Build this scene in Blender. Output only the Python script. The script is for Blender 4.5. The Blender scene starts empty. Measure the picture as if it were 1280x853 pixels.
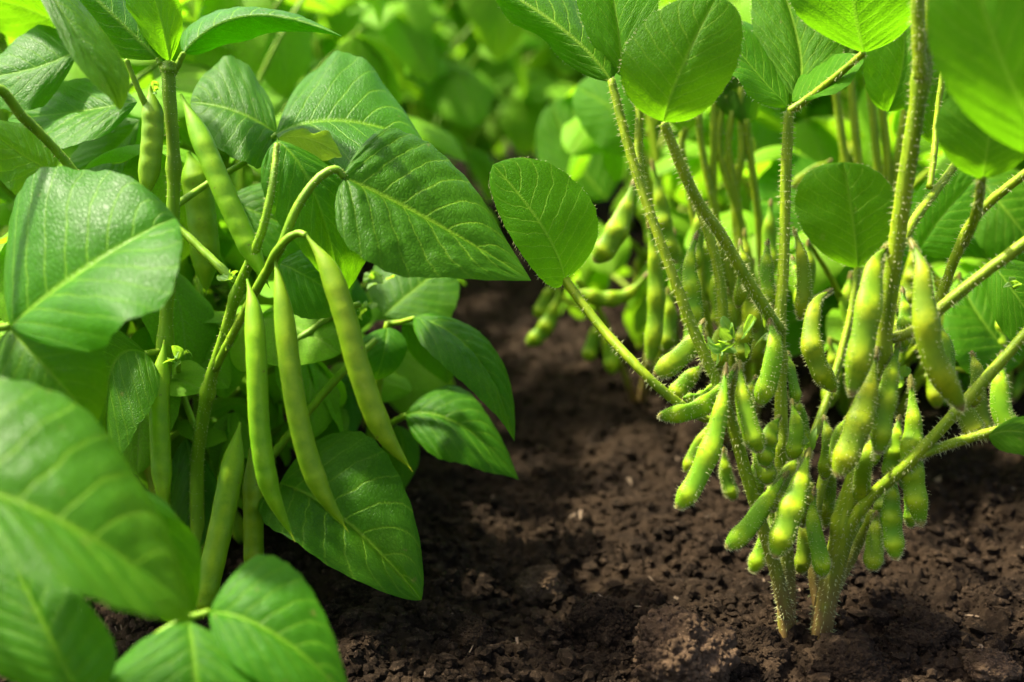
import bpy, math, random
import numpy as np

random.seed(7)
rng = np.random.default_rng(7)
sc = bpy.context.scene
COL = sc.collection

# ------------------------------------------------------------------ camera
H = 0.264                       # camera height above the soil
PITCH = math.radians(15.2)
LENS = 40.0
W, HT = 1280.0, 853.0
FPX = W * LENS / 36.0
cam_d = bpy.data.cameras.new('camera')
cam = bpy.data.objects.new('camera', cam_d)
COL.objects.link(cam)
cam.location = (0, 0, H)
cam.rotation_euler = (math.pi / 2 - PITCH, 0, 0)
cam_d.lens = LENS
cam_d.sensor_width = 36.0
cam_d.clip_start = 0.01
cam_d.clip_end = 400
cam_d.dof.use_dof = True
cam_d.dof.focus_distance = 0.49
cam_d.dof.aperture_fstop = 5.2
sc.camera = cam

# ------------------------------------------------------------------ light
SUN_AZ = math.radians(-64)      # from straight ahead (+Y) towards the left
SUN_EL = math.radians(57)
world = bpy.data.worlds.new('World')
sc.world = world
world.use_nodes = True
wn = world.node_tree
sky = wn.nodes.new('ShaderNodeTexSky')
sky.sky_type = 'NISHITA'
sky.sun_disc = False
sky.sun_elevation = SUN_EL
sky.sun_rotation = SUN_AZ
sky.air_density = 0.6
sky.dust_density = 5.0
sky.ozone_density = 0.3
wn.links.new(sky.outputs[0], wn.nodes['Background'].inputs[0])
wn.nodes['Background'].inputs[1].default_value = 0.15
sun_d = bpy.data.lights.new('sun', 'SUN')
sun_d.energy = 5.0
sun_d.angle = math.radians(3.0)
sun_d.color = (1.0, 0.92, 0.74)
sun = bpy.data.objects.new('sun', sun_d)
COL.objects.link(sun)
sdir = np.array([math.sin(SUN_AZ) * math.cos(SUN_EL), math.cos(SUN_AZ) * math.cos(SUN_EL), math.sin(SUN_EL)])
from mathutils import Vector, Matrix, Euler
sun.rotation_euler = Vector(-sdir).to_track_quat('-Z', 'Y').to_euler()
sun.location = Vector(sdir) * 5
sc.view_settings.view_transform = 'Standard'
sc.view_settings.look = 'None'
sc.view_settings.gamma = 1.0
sc.view_settings.use_curve_mapping = False
sc.view_settings.exposure = 1.9
sc.cycles.use_denoising = True
sc.cycles.max_bounces = 7
sc.cycles.transmission_bounces = 8
sc.cycles.diffuse_bounces = 4
sc.cycles.use_adaptive_sampling = True
sc.cycles.adaptive_threshold = 0.02
sc.cycles.caustics_reflective = False
sc.cycles.caustics_refractive = False
sc.cycles.sample_clamp_indirect = 6.0

# ------------------------------------------------------------------ geometry helpers
CAM = np.array([0, 0, H])
FWD = np.array([0, math.cos(PITCH), -math.sin(PITCH)])
UP = np.array([0, math.sin(PITCH), math.cos(PITCH)])
RT = np.array([1.0, 0, 0])


def at(px, py, d):
    return CAM + d * (FWD + RT * (px - W / 2) / FPX + UP * (HT / 2 - py) / FPX)


def on_ground(px, py, z=0.0):
    r = FWD + RT * (px - W / 2) / FPX + UP * (HT / 2 - py) / FPX
    d = (H - z) / -r[2]
    return CAM + d * r


def nrm(v):
    v = np.asarray(v, float)
    return v / (np.linalg.norm(v, axis=-1, keepdims=True) + 1e-12)


def mesh_np(name, V, F, uv=None, attrs=None, smooth=True):
    """V (n,3), F (m,k) with one k for all faces"""
    V = np.asarray(V, np.float32)
    F = np.asarray(F, np.int32)
    me = bpy.data.meshes.new(name)
    m, k = F.shape
    me.vertices.add(len(V))
    me.vertices.foreach_set('co', V.ravel())
    me.loops.add(m * k)
    me.loops.foreach_set('vertex_index', F.ravel())
    me.polygons.add(m)
    me.polygons.foreach_set('loop_start', np.arange(0, m * k, k, dtype=np.int32))
    me.polygons.foreach_set('loop_total', np.full(m, k, np.int32))
    me.polygons.foreach_set('use_smooth', np.full(m, smooth, bool))
    if uv is not None:
        l = me.uv_layers.new(name='UVMap')
        l.data.foreach_set('uv', np.asarray(uv, np.float32)[F.ravel()].ravel())
    for n, a in (attrs or {}).items():
        at_ = me.attributes.new(n, 'FLOAT', 'POINT')
        at_.data.foreach_set('value', np.asarray(a, np.float32))
    me.update()
    me.validate()
    return me


def obj(name, me, mat, parent=None):
    o = bpy.data.objects.new(name, me)
    COL.objects.link(o)
    if mat is not None and len(me.materials) == 0:
        me.materials.append(mat)
    if parent is not None:
        o.parent = parent
    return o


def tag(o, label=None, cat=None, group=None, kind=None):
    if label: o['label'] = label
    if cat: o['category'] = cat
    if group: o['group'] = group
    if kind: o['kind'] = kind
    return o


def empty(name, loc):
    o = bpy.data.objects.new(name, None)
    COL.objects.link(o)
    o.location = loc
    o.empty_display_size = 0.02
    return o


def origin(o):
    """world position of a thing's root, for placing its parts"""
    p = np.zeros(3)
    while o is not None:
        p += np.array(o.location)
        o = o.parent
    return p


def catmull(P, n):
    P = np.asarray(P, float)
    if len(P) == 2:
        t = np.linspace(0, 1, n)[:, None]
        return P[0] * (1 - t) + P[1] * t
    Q = np.vstack([2 * P[0] - P[1], P, 2 * P[-1] - P[-2]])
    seg = len(P) - 1
    u = np.linspace(0, seg, n)
    i = np.minimum(u.astype(int), seg - 1)
    f = (u - i)[:, None]
    a, b, c, d = Q[i], Q[i + 1], Q[i + 2], Q[i + 3]
    return 0.5 * (2 * b + (c - a) * f + (2 * a - 5 * b + 4 * c - d) * f ** 2 + (3 * b - a - 3 * c + d) * f ** 3)


def frames(C):
    T = nrm(np.gradient(C, axis=0))
    view = nrm(CAM - C)
    lat = nrm(np.cross(T, view))
    thk = nrm(np.cross(lat, T))
    return T, lat, thk


def tube_faces(n, k):
    i = np.arange(n - 1)[:, None] * k
    j = np.arange(k)[None, :]
    j2 = (j + 1) % k
    return np.stack([i + j, i + j2, i + k + j2, i + k + j], -1).reshape(-1, 4)


def hash2(ix, iy, s):
    h = (ix.astype(np.int64) * 374761393 + iy.astype(np.int64) * 668265263 + s * 1442695041) & 0xffffffff
    h = ((h ^ (h >> 13)) * 1274126177) & 0xffffffff
    h = (h ^ (h >> 16)) & 0xffffffff
    return h.astype(np.float64) / 4294967295.0


def vnoise(x, y, s=0):
    ix = np.floor(x); iy = np.floor(y)
    fx = x - ix; fy = y - iy
    ix = ix.astype(np.int64); iy = iy.astype(np.int64)
    fx = fx * fx * fx * (fx * (fx * 6 - 15) + 10); fy = fy * fy * fy * (fy * (fy * 6 - 15) + 10)
    a = hash2(ix, iy, s); b = hash2(ix + 1, iy, s); c = hash2(ix, iy + 1, s); d = hash2(ix + 1, iy + 1, s)
    return (a * (1 - fx) + b * fx) * (1 - fy) + (c * (1 - fx) + d * fx) * fy


def worley(x, y, s=0):
    ix = np.floor(x).astype(np.int64); iy = np.floor(y).astype(np.int64)
    best = np.full(x.shape, 9.0)
    for dx in (-1, 0, 1):
        for dy in (-1, 0, 1):
            cx = ix + dx; cy = iy + dy
            px = cx + hash2(cx, cy, s); py = cy + hash2(cx, cy, s + 17)
            best = np.minimum(best, (px - x) ** 2 + (py - y) ** 2)
    return np.sqrt(best)


# ------------------------------------------------------------------ materials
def new_mat(name):
    m = bpy.data.materials.new(name)
    m.use_nodes = True
    nt = m.node_tree
    nt.nodes.clear()
    out = nt.nodes.new('ShaderNodeOutputMaterial')
    return m, nt, out


class NB:
    def __init__(s, nt): s.nt = nt
    def n(s, t, **kw):
        x = s.nt.nodes.new(t)
        for k, v in kw.items(): setattr(x, k, v)
        return x
    def l(s, a, b): s.nt.links.new(a, b)
    def m(s, op, a, b=None, c=None, clamp=False):
        x = s.n('ShaderNodeMath', operation=op, use_clamp=clamp)
        for i, v in enumerate((a, b, c)):
            if v is None: continue
            if isinstance(v, (int, float)): x.inputs[i].default_value = v
            else: s.l(v, x.inputs[i])
        return x.outputs[0]
    def mix(s, f, a, b, mode='MIX'):
        x = s.n('ShaderNodeMix', data_type='RGBA', blend_type=mode)
        for i, v in ((0, f), (6, a), (7, b)):
            if isinstance(v, (int, float)): x.inputs[i].default_value = v
            elif isinstance(v, tuple): x.inputs[i].default_value = (*v, 1)
            else: s.l(v, x.inputs[i])
        return x.outputs[2]
    def smooth(s, v, lo, hi):
        x = s.n('ShaderNodeMapRange', interpolation_type='SMOOTHSTEP')
        s.l(v, x.inputs[0])
        x.inputs[1].default_value = lo; x.inputs[2].default_value = hi
        x.inputs[3].default_value = 0; x.inputs[4].default_value = 1
        return x.outputs[0]
    def noise(s, vec, scale, detail=3, rough=0.55):
        x = s.n('ShaderNodeTexNoise')
        x.inputs['Scale'].default_value = scale
        x.inputs['Detail'].default_value = detail
        x.inputs['Roughness'].default_value = rough
        if vec is not None: s.l(vec, x.inputs['Vector'])
        return x.outputs['Fac']


VEIN_SLOPE = 0.30


def leaf_material(name, top, trans, vein, nv, rough=0.42, spec=0.45, tmix=0.48, fine=26.0, bump=0.35):
    m, nt, out = new_mat(name)
    b = NB(nt)
    uv = b.n('ShaderNodeUVMap').outputs[0]
    sep = b.n('ShaderNodeSeparateXYZ'); b.l(uv, sep.inputs[0])
    s = b.m('ABSOLUTE', b.m('MULTIPLY_ADD', sep.outputs[0], 2.0, -1.0))
    t = sep.outputs[1]
    wob = b.m('MULTIPLY_ADD', b.noise(uv, 7.0, 2), 0.05, -0.025)
    v = b.m('ADD', b.m('SUBTRACT', t, b.m('MULTIPLY', s, VEIN_SLOPE)), wob)
    ph = b.m('ABSOLUTE', b.m('SUBTRACT', b.m('FRACT', b.m('ADD', b.m('MULTIPLY', v, float(nv)), 0.5)), 0.5))
    fade = b.m('SUBTRACT', 1.0, b.m('MULTIPLY', s, 0.55))
    side = b.m('MULTIPLY', b.m('SUBTRACT', 1.0, b.smooth(ph, 0.012, 0.075)), fade)
    mid = b.m('SUBTRACT', 1.0, b.smooth(s, 0.012, 0.048))
    veins = b.m('MAXIMUM', side, mid, clamp=True)
    # net of fine veins
    mp = b.n('ShaderNodeMapping'); b.l(uv, mp.inputs[0]); mp.inputs['Scale'].default_value = (1.0, 1.35, 1)
    vor = b.n('ShaderNodeTexVoronoi', feature='DISTANCE_TO_EDGE')
    vor.inputs['Scale'].default_value = fine
    b.l(mp.outputs[0], vor.inputs['Vector'])
    net = b.smooth(vor.outputs['Distance'], 0.0, 0.22)
    tc = b.n('ShaderNodeTexCoord').outputs['Object']
    mott = b.noise(tc, 55.0, 4, 0.6)
    oi = b.n('ShaderNodeObjectInfo').outputs['Random']
    hsv = b.n('ShaderNodeHueSaturation')
    topc = b.mix(b.m('MULTIPLY', veins, 0.7), top, vein)
    spots = b.smooth(b.noise(tc, 210.0, 2, 0.5), 0.71, 0.76)
    topc = b.mix(b.m('MULTIPLY', spots, 0.55), topc, (0.16, 0.15, 0.03))
    topc = b.mix(b.m('MULTIPLY', b.smooth(b.noise(tc, 22.0, 3), 0.58, 0.80), 0.3), topc, (0.11, 0.23, 0.010))
    b.l(topc, hsv.inputs['Color'])
    b.l(b.m('MULTIPLY_ADD', oi, 0.010, 0.497), hsv.inputs['Hue'])
    val = b.m('MULTIPLY', b.m('MULTIPLY_ADD', oi, 0.22, 0.92), b.m('MULTIPLY_ADD', mott, 0.55, 0.72))
    val = b.m('MULTIPLY', val, b.m('MULTIPLY_ADD', net, 0.14, 0.86))
    b.l(val, hsv.inputs['Value'])
    hs2 = b.n('ShaderNodeHueSaturation')
    b.l(b.mix(b.m('MULTIPLY', veins, 0.3), trans, vein), hs2.inputs['Color'])
    b.l(b.m('MULTIPLY_ADD', oi, 0.010, 0.497), hs2.inputs['Hue'])
    b.l(val, hs2.inputs['Value'])
    hgt = b.m('SUBTRACT', b.m('MULTIPLY', net, 0.5), b.m('MULTIPLY', veins, 0.9))
    hgt = b.m('ADD', hgt, b.m('MULTIPLY', mott, 0.6))
    bp = b.n('ShaderNodeBump'); bp.inputs['Strength'].default_value = bump; bp.inputs['Distance'].default_value = 0.0006
    b.l(hgt, bp.inputs['Height'])
    p = b.n('ShaderNodeBsdfPrincipled')
    b.l(hsv.outputs[0], p.inputs['Base Color'])
    b.l(b.m('MULTIPLY_ADD', mott, 0.25, rough - 0.12), p.inputs['Roughness'])
    p.inputs['Specular IOR Level'].default_value = spec
    b.l(bp.outputs[0], p.inputs['Normal'])
    tr = b.n('ShaderNodeBsdfTranslucent')
    b.l(hs2.outputs[0], tr.inputs['Color'])
    b.l(bp.outputs[0], tr.inputs['Normal'])
    mx = b.n('ShaderNodeMixShader'); mx.inputs[0].default_value = tmix
    b.l(p.outputs[0], mx.inputs[1]); b.l(tr.outputs[0], mx.inputs[2])
    b.l(mx.outputs[0], out.inputs[0])
    return m


def stem_material(name, col, dark, brown=None, sss=0.25):
    m, nt, out = new_mat(name)
    b = NB(nt)
    tc = b.n('ShaderNodeTexCoord').outputs['Object']
    mp = b.n('ShaderNodeMapping'); b.l(tc, mp.inputs[0]); mp.inputs['Scale'].default_value = (1, 1, 0.18)
    n1 = b.noise(mp.outputs[0], 260.0, 4)
    n2 = b.noise(tc, 40.0, 3)
    c = b.mix(b.smooth(n1, 0.3, 0.72), dark, col)
    c = b.mix(b.m('MULTIPLY', b.smooth(n2, 0.5, 0.75), 0.4), c, (0.26, 0.31, 0.02))
    if brown:
        sp = b.n('ShaderNodeSeparateXYZ'); b.l(tc, sp.inputs[0])
        f = b.m('MULTIPLY', b.m('SUBTRACT', 1.0, b.smooth(sp.outputs[2], 0.008, 0.062)), b.smooth(n2, 0.18, 0.5))
        c = b.mix(b.m('MULTIPLY', f, 0.9), c, brown)
    p = b.n('ShaderNodeBsdfPrincipled')
    b.l(c, p.inputs['Base Color'])
    p.inputs['Roughness'].default_value = 0.5
    p.inputs['Specular IOR Level'].default_value = 0.15
    p.inputs['Subsurface Weight'].default_value = sss
    p.inputs['Subsurface Radius'].default_value = (0.9, 1.0, 0.25)
    p.inputs['Subsurface Scale'].default_value = 0.004
    bp = b.n('ShaderNodeBump'); bp.inputs['Strength'].default_value = 0.3; bp.inputs['Distance'].default_value = 0.0008
    b.l(n1, bp.inputs['Height']); b.l(bp.outputs[0], p.inputs['Normal'])
    b.l(p.outputs[0], out.inputs[0])
    return m


def pod_material(name, col, seed_glow, dark, rough, sss, scale):
    m, nt, out = new_mat(name)
    b = NB(nt)
    a = b.n('ShaderNodeAttribute', attribute_name='seed').outputs['Fac']
    e = b.n('ShaderNodeAttribute', attribute_name='tip').outputs['Fac']
    tc = b.n('ShaderNodeTexCoord').outputs['Object']
    n1 = b.noise(tc, 190.0, 5, 0.62)
    n2 = b.noise(tc, 60.0, 3)
    oi = b.n('ShaderNodeObjectInfo').outputs['Random']
    c = b.mix(b.smooth(n2, 0.32, 0.7), dark, col)
    c = b.mix(b.m('MULTIPLY', b.m('MULTIPLY', a, b.smooth(n1, 0.25, 0.6)), 0.55), c, seed_glow)  # paler seeds, with the light shining through them painted into the colour
    c = b.mix(b.m('MULTIPLY', b.smooth(n1, 0.58, 0.8), 0.3), c, (0.33, 0.40, 0.05))
    n3 = b.noise(tc, 900.0, 3, 0.6)
    c = b.mix(b.m('MULTIPLY', b.smooth(n3, 0.6, 0.75), 0.35), c, (0.06, 0.085, 0.004))
    c = b.mix(b.m('MULTIPLY', b.smooth(b.noise(tc, 330.0, 2, 0.5), 0.70, 0.78), 0.6), c, (0.11, 0.07, 0.02))
    c = b.mix(e, c, (0.20, 0.13, 0.045))
    hsv = b.n('ShaderNodeHueSaturation'); b.l(c, hsv.inputs['Color'])
    b.l(b.m('MULTIPLY_ADD', oi, 0.03, 0.485), hsv.inputs['Hue'])
    b.l(b.m('MULTIPLY_ADD', oi, 0.3, 0.85), hsv.inputs['Value'])
    p = b.n('ShaderNodeBsdfPrincipled')
    b.l(hsv.outputs[0], p.inputs['Base Color'])
    p.inputs['Roughness'].default_value = rough
    p.inputs['Specular IOR Level'].default_value = 0.16
    p.inputs['Subsurface Weight'].default_value = sss
    p.inputs['Subsurface Radius'].default_value = (0.9, 1.0, 0.2)
    p.inputs['Subsurface Scale'].default_value = scale
    bp = b.n('ShaderNodeBump'); bp.inputs['Strength'].default_value = 0.25; bp.inputs['Distance'].default_value = 0.0006
    b.l(n1, bp.inputs['Height']); b.l(bp.outputs[0], p.inputs['Normal'])
    b.l(p.outputs[0], out.inputs[0])
    return m


def hair_material(name, col):
    m, nt, out = new_mat(name)
    b = NB(nt)
    n = b.noise(b.n('ShaderNodeTexCoord').outputs['Object'], 300.0, 2)
    c = b.mix(n, col, tuple(x * 1.25 for x in col))
    d = b.n('ShaderNodeBsdfDiffuse'); b.l(c, d.inputs[0])
    t = b.n('ShaderNodeBsdfTranslucent'); b.l(c, t.inputs[0])
    mx = b.n('ShaderNodeMixShader'); mx.inputs[0].default_value = 0.5
    b.l(d.outputs[0], mx.inputs[1]); b.l(t.outputs[0], mx.inputs[2])
    b.l(mx.outputs[0], out.inputs[0])
    return m


def soil_material(name, light=1.0, k=1.0):
    m, nt, out = new_mat(name)
    b = NB(nt)
    tc = b.n('ShaderNodeTexCoord').outputs['Object']
    n1 = b.noise(tc, 420.0, 6, 0.7)
    n2 = b.noise(tc, 38.0, 5, 0.6)
    n3 = b.noise(tc, 1500.0, 3, 0.6)
    c = b.mix(b.smooth(n2, 0.35, 0.68), (0.0068 * k, 0.0043 * k, 0.0024 * k), (0.0225 * k, 0.0142 * k, 0.0078 * k))
    c = b.mix(b.m('MULTIPLY', b.smooth(n1, 0.5, 0.78), 0.7), c, (0.050 * light, 0.033 * light, 0.0205 * light))
    c = b.mix(b.m('MULTIPLY', b.smooth(n3, 0.6, 0.8), 0.45), c, (0.125 * light, 0.083 * light, 0.050 * light))
    p = b.n('ShaderNodeBsdfPrincipled')
    b.l(c, p.inputs['Base Color'])
    p.inputs['Roughness'].default_value = 0.95
    p.inputs['Specular IOR Level'].default_value = 0.06
    bp = b.n('ShaderNodeBump'); bp.inputs['Strength'].default_value = 0.9; bp.inputs['Distance'].default_value = 0.0016
    b.l(b.m('ADD', n1, b.m('MULTIPLY', n3, 0.5)), bp.inputs['Height']); b.l(bp.outputs[0], p.inputs['Normal'])
    b.l(p.outputs[0], out.inputs[0])
    return m


M_BEAN = leaf_material('bean_leaf', (0.041, 0.145, 0.004), (0.16, 0.40, 0.003), (0.17, 0.34, 0.015), 8, rough=0.42, spec=0.09, tmix=0.52, fine=34, bump=0.36)
M_SOY = leaf_material('soybean_leaf', (0.050, 0.152, 0.004), (0.145, 0.38, 0.003), (0.19, 0.34, 0.02), 9, rough=0.50, spec=0.05, tmix=0.54, fine=36, bump=0.45)
M_YOUNG = leaf_material('young_leaf', (0.12, 0.25, 0.03), (0.30, 0.52, 0.02), (0.3, 0.42, 0.08), 8, rough=0.45, tmix=0.55)
M_STEM = stem_material('bean_stem', (0.165, 0.290, 0.008), (0.100, 0.205, 0.005))
M_SSTEM = stem_material('soybean_stem', (0.210, 0.285, 0.006), (0.115, 0.195, 0.005), brown=(0.13, 0.070, 0.028))
M_POD = pod_material('bean_pod', (0.145, 0.275, 0.003), (0.34, 0.46, 0.008), (0.100, 0.225, 0.002), 0.48, 0.38, 0.003)
M_SPOD = pod_material('soybean_pod', (0.130, 0.240, 0.002), (0.42, 0.47, 0.005), (0.075, 0.165, 0.002), 0.55, 0.35, 0.003)
M_CALYX = stem_material('calyx', (0.14, 0.15, 0.02), (0.10, 0.07, 0.02))
M_HAIR = hair_material('plant_hair', (0.50, 0.52, 0.26))
M_SOIL = soil_material('soil')
M_CRUMB = soil_material('crumb_soil', 2.0)
M_CLOD = soil_material('sunlit_soil', 3.2, 4.2)  # much paler than the ground: sunshine on the clods put into the colour
M_LUMP = soil_material('lump_soil', 1.3, 1.3)  # soil tone slightly paler than the ground

# ------------------------------------------------------------------ plant parts
SIDES = 12


def hair_mesh(P, N, length, radius, seed):
    r = np.random.default_rng(seed)
    n = len(P)
    D = nrm(N + r.normal(0, 0.28, (n, 3)))
    L = length * r.uniform(0.55, 1.25, n)[:, None]
    A = nrm(np.cross(D, r.normal(0, 1, (n, 3))))
    B = np.cross(D, A)
    V = np.empty((n, 4, 3))
    for k in range(3):
        an = k * 2.0944
        V[:, k] = P - N * 0.0001 + radius * (A * math.cos(an) + B * math.sin(an))
    V[:, 3] = P + D * L + np.array([0, 0, -1]) * L * 0.12
    i = np.arange(n)[:, None] * 4
    F = np.concatenate([i + np.array([[0, 1, 3]]), i + np.array([[1, 2, 3]]), i + np.array([[2, 0, 3]])])
    return mesh_np('hairs', V.reshape(-1, 3), F, smooth=False)


def add_hairs(part, V, N, count, length, seed, radius=0.00013, mat=None):
    r = np.random.default_rng(seed)
    i = r.integers(0, len(V), count)
    P = V[i] + r.normal(0, 0.0002, (count, 3))
    h = obj('hairs', hair_mesh(P, N[i], length, radius, seed), mat or M_HAIR, part)
    h['kind'] = 'stuff'
    return h


def stem(root, pts, wpx, name='stem', mat=None, hairs=0, seed=0, n=None, nodes=(), hlen=0.0019):
    """pts: (px,py,depth) or world triples marked by a leading None"""
    C = np.array([np.array(p[1:]) if p[0] is None else at(*p) for p in pts])
    d = np.array([(p - CAM) @ FWD for p in C])
    wp = np.interp(np.linspace(0, 1, len(C)), np.linspace(0, 1, len(wpx)), wpx)
    R = wp / 2 * d / FPX
    n = n or max(12, 8 * len(pts))
    Cs = catmull(C, n)
    Rs = np.interp(np.linspace(0, len(C) - 1, n), np.arange(len(C)), R)
    rr = np.random.default_rng(seed + 5)
    Rs = Rs * (1 + 0.04 * np.sin(np.linspace(0, 23, n) + seed))
    for t0 in nodes:
        Rs = Rs * (1 + 0.35 * np.exp(-((np.linspace(0, 1, n) - t0) / 0.018) ** 2))
    Cs = Cs + rr.normal(0, 0.00006, Cs.shape)
    T, lat, thk = frames(Cs)
    an = np.linspace(0, 2 * math.pi, SIDES, endpoint=False)
    ridge = 1 + 0.05 * np.cos(4 * an)
    N = lat[:, None] * np.cos(an)[None, :, None] + thk[:, None] * np.sin(an)[None, :, None]
    V = Cs[:, None] + N * (Rs[:, None] * ridge[None])[..., None]
    o0 = origin(root)
    V = V.reshape(-1, 3) - o0
    N = N.reshape(-1, 3)
    F = tube_faces(n, SIDES)
    # close the ends with a centre vertex each
    V2 = np.vstack([V, Cs[0] - o0, Cs[-1] + T[-1] * Rs[-1] * 0.5 - o0])
    k = SIDES
    c0, c1 = len(V), len(V) + 1
    j = np.arange(k); j2 = (j + 1) % k
    cap0 = np.stack([j2, j, np.full(k, c0), np.full(k, c0)], -1)
    b0 = (n - 1) * k
    cap1 = np.stack([b0 + j, b0 + j2, np.full(k, c1), np.full(k, c1)], -1)
    me = bpy.data.meshes.new(name)
    faces = F.tolist() + [f[:3].tolist() for f in cap0] + [f[:3].tolist() for f in cap1]
    me.from_pydata(V2.tolist(), [], faces)
    me.polygons.foreach_set('use_smooth', np.ones(len(faces), bool))
    o = obj(name, me, mat or M_STEM, root)
    if hairs:
        add_hairs(o, V, N, hairs, hlen, seed + 100)
    return o


def leaf_surface(base, mid, tip, Ls, Rs, a, b, nt, ns, nv, quilt, cup, wave, seed):
    base, mid, tip, Ls, Rs = map(np.asarray, (base, mid, tip, Ls, Rs))
    ctrl = 2 * mid - 0.5 * (base + tip)
    # rows bunch up at both ends so the rounded base and the tip stay smooth
    t = 0.5 - 0.5 * np.cos(np.linspace(0, math.pi, nt + 1))
    t = t * 0.75 + np.linspace(0, 1, nt + 1) * 0.25
    M = ((1 - t) ** 2)[:, None] * base + (2 * t * (1 - t))[:, None] * ctrl + (t ** 2)[:, None] * tip
    T = nrm(2 * (1 - t)[:, None] * (ctrl - base) + 2 * t[:, None] * (tip - ctrl) + 1e-9)
    pk = a / (a + b)
    w = (t ** a) * ((1 - t) ** b) / (pk ** a * (1 - pk) ** b)
    Mp = (1 - pk) ** 2 * base + 2 * pk * (1 - pk) * ctrl + pk ** 2 * tip
    sl, sr = Ls - Mp, Rs - Mp
    nL = nrm(np.cross(T, sl)); nR = nrm(np.cross(sr, T))
    s = np.linspace(-1, 1, 2 * ns + 1)
    r = np.random.default_rng(seed)
    f1, f2, p1, p2 = r.uniform(3, 6), r.uniform(7, 12), r.uniform(0, 6), r.uniform(0, 6)
    V = np.zeros((nt + 1, 2 * ns + 1, 3))
    A = np.abs(s)
    length = np.linalg.norm(tip - base)
    wid = 0.5 * (np.linalg.norm(sl) + np.linalg.norm(sr))
    for j, sj in enumerate(s):
        sv = sl if sj < 0 else sr
        bl = np.clip(0.5 + sj * 2.5, 0, 1); bl = bl * bl * (3 - 2 * bl)
        N = nrm(nL * (1 - bl) + nR * bl)
        aj = A[j]
        jag = 1 + 0.012 * np.sin(t * 60 + p1 + 3 * sj) * (aj > 0.98)
        P = M + (aj * w * jag)[:, None] * sv
        P = P + (T * (aj ** 2 * w * (0.10 * wid) * (0.5 - t))[:, None]) * 0.6
        v = t - VEIN_SLOPE * aj + 0.02 * np.sin(t * 7 + seed + (2 if sj < 0 else 0))
        ph = np.abs(((v * nv) % 1.0) - 0.5) * 2            # 1 on a vein, 0 between
        irr = vnoise(t * 9 + seed * 3.7, np.full_like(t, sj * 4 + seed), 61)
        puck = vnoise(t * 26 + seed, np.full_like(t, sj * 13 + 7), 62) - 0.5
        puff = ((1 - ph ** 2.2) * (0.25 + 0.95 * irr) + 0.55 * puck) * min(1, aj * 5) * (1 - aj ** 6)
        h = quilt * puff * np.minimum(1, w * 1.6) * length
        h = h + 0.012 * length * min(1, aj * 8) * np.minimum(1, w * 2)
        h = h + cup * wid * w * (4 * aj * (1 - aj))
        side = -1 if sj < 0 else 1
        h = h + wave * wid * aj ** 2 * w * (np.sin(f1 * t * 2 + p1 * side + 1.3 * side) + 0.45 * np.sin(f2 * t * 2 + p2 * side))
        V[:, j] = P + N * h[:, None]
    uv = np.stack(np.broadcast_arrays((s * 0.5 + 0.5)[None, :], t[:, None]), -1)
    i = np.arange(nt)[:, None] * (2 * ns + 1); j = np.arange(2 * ns)[None]
    q = 2 * ns + 1
    F = np.stack([i + j, i + j + 1, i + q + j + 1, i + q + j], -1).reshape(-1, 4)
    return V.reshape(-1, 3), F, uv.reshape(-1, 2), V


def leaf(root, base, mid, tip, L, R, mat=None, a=0.55, b=0.95, nt=44, ns=20, nv=8, quilt=0.010, cup=0.04,
         wave=0.05, seed=0, hairs=0, label=None):
    pts = [at(*p) for p in (base, mid, tip, L, R)]
    V, F, uv, G = leaf_surface(*pts, a, b, nt, ns, nv, quilt, cup, wave, seed)
    o0 = origin(root)
    o = obj('leaf', mesh_np('leaf', V - o0, F, uv), mat or M_BEAN, root)
    if label: o['label'] = label
    if hairs:
        E = np.vstack([G[2:-1, 0], G[2:-1, -1]])
        I = np.vstack([G[2:-1, 1], G[2:-1, -2]])
        EN = nrm(E - I)
        add_hairs(o, E - o0, EN, hairs, 0.0013, seed + 300, 0.00008)
    return o


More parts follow.
